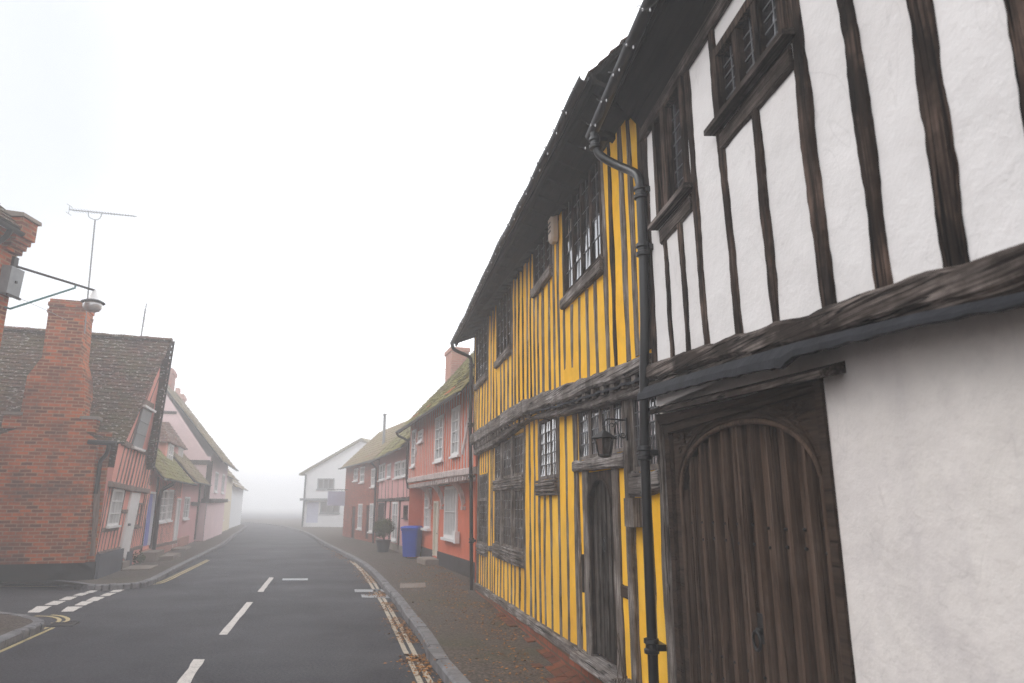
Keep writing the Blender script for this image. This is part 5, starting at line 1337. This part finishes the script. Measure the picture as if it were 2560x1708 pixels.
b = MB(); b.lathe(c, [(.0, .01), (.035, .0), (.04, -.03), (.055, -.06), (.085, -.17), (.10, -.19), (.09, -.20), (.0, -.20)], 18); b.build('lamp_head', M['white_paint'], SLp, smooth=True)
b = MB(); b.lathe(c, [(.08, -.185), (.14, -.20), (.20, -.232), (.205, -.245), (.19, -.25), (.08, -.225)], 24); b.build('reflector', M['wrought'], SLp, smooth=True)
b = MB(); b.lathe(c, [(.155, -.25), (.165, -.29), (.155, -.35), (.12, -.40), (.06, -.425), (.0, -.43)], 20); b.build('lamp_bowl', M['lamp_glass'], SLp, smooth=True)
P = [atY('g4', 70, 735, 11), atY('g4', 385, 875, 13.5), atY('g4', 670, 1010, 16.5), atY('s', 345, 880, 22)]
OC = thing('overhead_cable', 'thin overhead cable running from the brick corner past the chimney', 'cable', None, tuple(P[0]))
b = MB(); b.tube([tuple(p - P[0]) for p in smooth(P, 6)], .005, 5); b.build('wire', M['galv'], OC)

# ================================================================== BIN, SHRUB, PLANTS, LEAVES
gx, gy = -3.02, 21.45
BN = thing('wheelie_bin', 'blue plastic wheelie bin standing on the pavement against the orange-red house', 'bin', None, (gx, gy, KH), rot=R(-12))
b = MB()
def rr(hx, y0, y1, z, r=.05):
    out = []
    for cx_, cy_, a0 in ((hx - r, y1 - r, 0), (-hx + r, y1 - r, 90), (-hx + r, y0 + r, 180), (hx - r, y0 + r, 270)):
        for k in range(4): a = R(a0 + 30 * k); out.append((cx_ + r * math.cos(a), cy_ + r * math.sin(a), z))
    return out
b.rings([rr(.215, -.20, .22, .05), rr(.22, -.21, .22, .12), rr(.255, -.27, .24, .80), rr(.275, -.29, .26, .81), rr(.275, -.29, .26, .855), rr(.26, -.275, .245, .86)])
b.build('body', M['bin_blue'], BN, smooth=True)
b = MB(); b.rings([rr(.285, -.315, .27, .865), rr(.288, -.32, .275, .885), rr(.27, -.30, .26, .915), rr(.20, -.22, .2, .94)]); b.tube([(-.25, .29, .88), (-.25, .345, .89), (.25, .345, .89), (.25, .29, .88)], .018, 8); b.build('lid', M['bin_blue'], BN, smooth=True)
for x in (-.235, .235):
    b = MB(); b.rings([[(x + dx, .21 + .10 * math.cos(2 * math.pi * k / 16), .10 + .10 * math.sin(2 * math.pi * k / 16)) for k in range(16)] for dx in (-.03, .03)]); b.build('wheel', M['black_rubber'], BN)

def leaf_cards(b, centre, rad, n, size, flat=1.):
    c = Vector(centre)
    for i in range(n):
        d = Vector((random.gauss(0, 1), random.gauss(0, 1), random.gauss(0, 1))).normalized(); r_ = rad * (random.random() ** .45) * (1 + .22 * nz(d.x * 2, d.y * 2, d.z * 2))
        p = c + Vector((d.x * r_, d.y * r_, d.z * r_ * flat)); u = Vector((random.gauss(0, 1), random.gauss(0, 1), random.gauss(0, 1))).normalized(); v = u.cross(d); 
        if v.length < .1: continue
        v.normalize(); s_ = size * random.uniform(.6, 1.3)
        b.quad(p - u * s_, p + v * s_ * .5, p + u * s_, p - v * s_ * .5)
ps = G('c4', 672, 1385, KH); 
SH = thing('potted_shrub', 'round clipped green shrub in a dark tub against the pale pink house', 'shrub', None, (ps[0], ps[1], KH))
b = MB(); b.lathe((0, 0, 0), [(.19, 0), (.24, .33), (.26, .35), (.26, .40), (.22, .40), (.2, .33)], 16); b.build('tub', M['terracotta'], SH)
b = MB(); b.tube([(0, 0, .35), (.02, .01, .5), (-.01, 0, .75)], .035, 8, .02); b.build('trunk', M['twig'], SH)
b = MB(); leaf_cards(b, (0, 0, .80), .37, 2600, .036, .88); b.build('crown', M['leaf_green'], SH)
ps2 = G('g1', 345, 1475, KH)
WD = thing('weed', 'straggly green weed growing at the foot of the leaning cottage beside its white door', 'plant', FL, (3.9, .15, KH))
b = MB(-1); leaf_cards(b, (0, .0, .18), .2, 260, .03, .9); leaf_cards(b, (.4, .02, .1), .12, 120, .03, .9); b.build('leaves', M['leaf_green'], WD)
TW = thing('bare_climber', 'bare thin climbing stems at the foot of the yellow wall by the oak door', 'climber', FY, (.52, .06, .12))
for k in range(5):
    b = MB(1); x = random.uniform(-.12, .1); pts = [(x, .02, 0)]
    for i in range(7): pts.append((pts[-1][0] + random.uniform(-.06, .06), .02 + .02 * random.random(), pts[-1][2] + random.uniform(.05, .10)))
    b.tube([tuple(p) for p in smooth(pts, 3)], .0045, 5, .002); b.build('stem', M['twig'], TW)

# fallen leaves: gutter of the right kerb, the footway and along the walls
b = MB(); KL = [Vector((p[0], p[1])) for p in kerbR if -2 < p[1] < 34]
def fallen(x, y, z, s_):
    a = random.uniform(0, 6.28); u = Vector((math.cos(a), math.sin(a), random.uniform(-.25, .25))) * s_; v = Vector((-math.sin(a), math.cos(a), random.uniform(-.5, .5))) * s_ * .6
    p = Vector((x, y, z + .006 + abs(v.z)* .6 + abs(u.z) * .6)); up = Vector((0, 0, random.uniform(.0, .25) * s_))
    k = [b.vert(q) for q in (p - u, p - v * .8 + up, p + u * .35 - v * .7, p + u, p + u * .35 + v * .7, p + v * .8 + up)]
    b.face(*k)
for i in range(4200):
    j = random.random() ** 1.3 * (len(KL) - 1.01); a, c = KL[int(j)], KL[int(j) + 1]; p = a.lerp(c, j % 1); t = (c - a).normalized(); q = Vector((-t.y, t.x))
    d = .09 + abs(random.gauss(0, .14)); p = p + q * d
    if nz(p.x * 1.2, p.y * 1.2) > -.15: fallen(p.x, p.y, 0, random.uniform(.010, .026))
for i in range(3600):
    s = random.uniform(-1.5, 16); o = abs(random.gauss(.0, .42)) + .07
    P_ = FY.world(s, o, 0)
    if nz(P_.x * .9, P_.y * .9, 4) > -.2 - .2 * (s > 8): fallen(P_.x, P_.y, KH, random.uniform(.010, .024))
for i in range(700):
    s = random.uniform(-1, 14); P_ = FY.world(s, random.uniform(.3, 1.4), 0); fallen(P_.x, P_.y, KH, random.uniform(.010, .022))
tag(b.build('fallen_leaves', M['leaf_fall']), kind='stuff')
# uneven brick paving along the foot of the yellow wall
b = MB(1)
for j in range(3):
    s = -.6 + random.random() * .1
    while s < 8.3:
        e = s + .205; w_ = .098
        if s < 2.9 - .5 * j + nz(s * 2, j) or (j == 0 and nz(s * .9, 5) > .0):
            o0 = .06 + j * .106; h = KH + .012 + random.uniform(-.006, .008); h2 = h + random.uniform(-.006, .006)
            b.hull8([(s, o0, KH - .02), (e, o0, KH - .02), (e, o0 + w_, KH - .02), (s, o0 + w_, KH - .02), (s, o0, h), (e, o0, h2), (e, o0 + w_, h2 - .004), (s, o0 + w_, h - .004)])
        s = e + .008
o = b.build('brick_edging', M['brick_paver']); o.matrix_world = FY.mat; tag(o, kind='structure')

# ------------------------------------------------------------------ sky, sun, air, camera
HZ = 0.012
b = MB(); b.box(-400, 400, -90, 400, -1.06, 12.0); hz = b.build('haze', M['earth'])
tag(hz, kind='stuff')
hm = bpy.data.materials.new('fog_air'); hm.use_nodes = True; hn = hm.node_tree.nodes; hn.remove(hn['Principled BSDF'])
pv = hn.new('ShaderNodeVolumePrincipled'); pv.inputs['Color'].default_value = (.97, .975, .985, 1); pv.inputs['Density'].default_value = HZ; pv.inputs['Anisotropy'].default_value = .2
hm.node_tree.links.new(pv.outputs[0], hn['Material Output'].inputs['Volume'])
hz.data.materials.clear(); hz.data.materials.append(hm)

SUN_EL, SUN_AZ = R(48), R(-80)       # soft light through cloud, from the left of the street
w = bpy.data.worlds.new("World"); sc.world = w; w.use_nodes = True
N = w.node_tree.nodes; L = w.node_tree.links; bg = N['Background']
sky = N.new('ShaderNodeTexSky'); sky.sky_type = 'NISHITA'; sky.sun_disc = False; sky.sun_elevation = SUN_EL; sky.sun_rotation = SUN_AZ
sky.dust_density = 4; sky.air_density = 1.2
hs = N.new('ShaderNodeHueSaturation'); hs.inputs['Saturation'].default_value = .22; L.new(sky.outputs[0], hs.inputs['Color'])
mx = N.new('ShaderNodeMix'); mx.data_type = 'RGBA'; mx.inputs[0].default_value = .80
tc = N.new('ShaderNodeTexCoord'); nt_ = N.new('ShaderNodeTexNoise'); nt_.inputs['Scale'].default_value = 1.3; nt_.inputs['Detail'].default_value = 3
L.new(tc.outputs['Generated'], nt_.inputs['Vector'])
cr = N.new('ShaderNodeValToRGB'); cr.color_ramp.elements[0].position = .3; cr.color_ramp.elements[0].color = (11.2, 11.5, 12.1, 1)
cr.color_ramp.elements[1].position = .7; cr.color_ramp.elements[1].color = (13.2, 13.3, 13.6, 1); L.new(nt_.outputs['Fac'], cr.inputs[0])
vd = N.new('ShaderNodeVectorMath'); vd.operation = 'DISTANCE'; vd.inputs[1].default_value = (-.66, .62, .42); L.new(tc.outputs['Generated'], vd.inputs[0])
va_ = N.new('ShaderNodeMath'); va_.operation = 'ADD'; L.new(vd.outputs['Value'], va_.inputs[0]); vm_ = N.new('ShaderNodeMath'); vm_.operation = 'MULTIPLY'; vm_.inputs[1].default_value = .35; L.new(nt_.outputs['Fac'], vm_.inputs[0]); L.new(vm_.outputs[0], va_.inputs[1])
c2 = N.new('ShaderNodeValToRGB'); c2.color_ramp.interpolation = 'EASE'; c2.color_ramp.elements[0].position = .30; c2.color_ramp.elements[0].color = (.36, .375, .40, 1); c2.color_ramp.elements[1].position = .78; c2.color_ramp.elements[1].color = (1, 1, 1, 1); L.new(va_.outputs[0], c2.inputs[0])
ml_ = N.new('ShaderNodeMix'); ml_.data_type = 'RGBA'; ml_.blend_type = 'MULTIPLY'; ml_.inputs[0].default_value = 1; L.new(cr.outputs[0], ml_.inputs[6]); L.new(c2.outputs[0], ml_.inputs[7])
L.new(hs.outputs[0], mx.inputs[6]); L.new(ml_.outputs[2], mx.inputs[7]); L.new(mx.outputs[2], bg.inputs['Color'])
bg.inputs['Strength'].default_value = .15
sun = bpy.data.lights.new('sun', 'SUN'); sun.energy = .7; sun.angle = R(35); sun.color = (1, .97, .92)
so = bpy.data.objects.new('sun', sun); COL.objects.link(so)
dv = Vector((math.sin(SUN_AZ) * math.cos(SUN_EL), math.cos(SUN_AZ) * math.cos(SUN_EL), math.sin(SUN_EL)))
so.rotation_euler = dv.to_track_quat('Z', 'Y').to_euler()

cam = bpy.data.cameras.new('camera'); co = bpy.data.objects.new('camera', cam); COL.objects.link(co)
cam.sensor_width = 36; cam.lens = FPX / 2560 * 36; cam.clip_start = .05; cam.clip_end = 1000
co.location = (0, 0, EYE); co.rotation_euler = (math.pi / 2 + PITCH, 0, 0); sc.camera = co
cam.dof.use_dof = True; cam.dof.focus_distance = 6.5; cam.dof.aperture_fstop = 2.4
sc.render.engine = 'CYCLES'
sc.cycles.use_denoising = True; sc.cycles.denoising_prefilter = 'NONE'
sc.cycles.max_bounces = 6; sc.cycles.diffuse_bounces = 3; sc.cycles.glossy_bounces = 2; sc.cycles.volume_bounces = 2; sc.cycles.transparent_max_bounces = 6
vs = sc.view_settings; vs.view_transform = 'Standard'; vs.look = 'None'; vs.exposure = .33; vs.gamma = 1; vs.use_curve_mapping = False
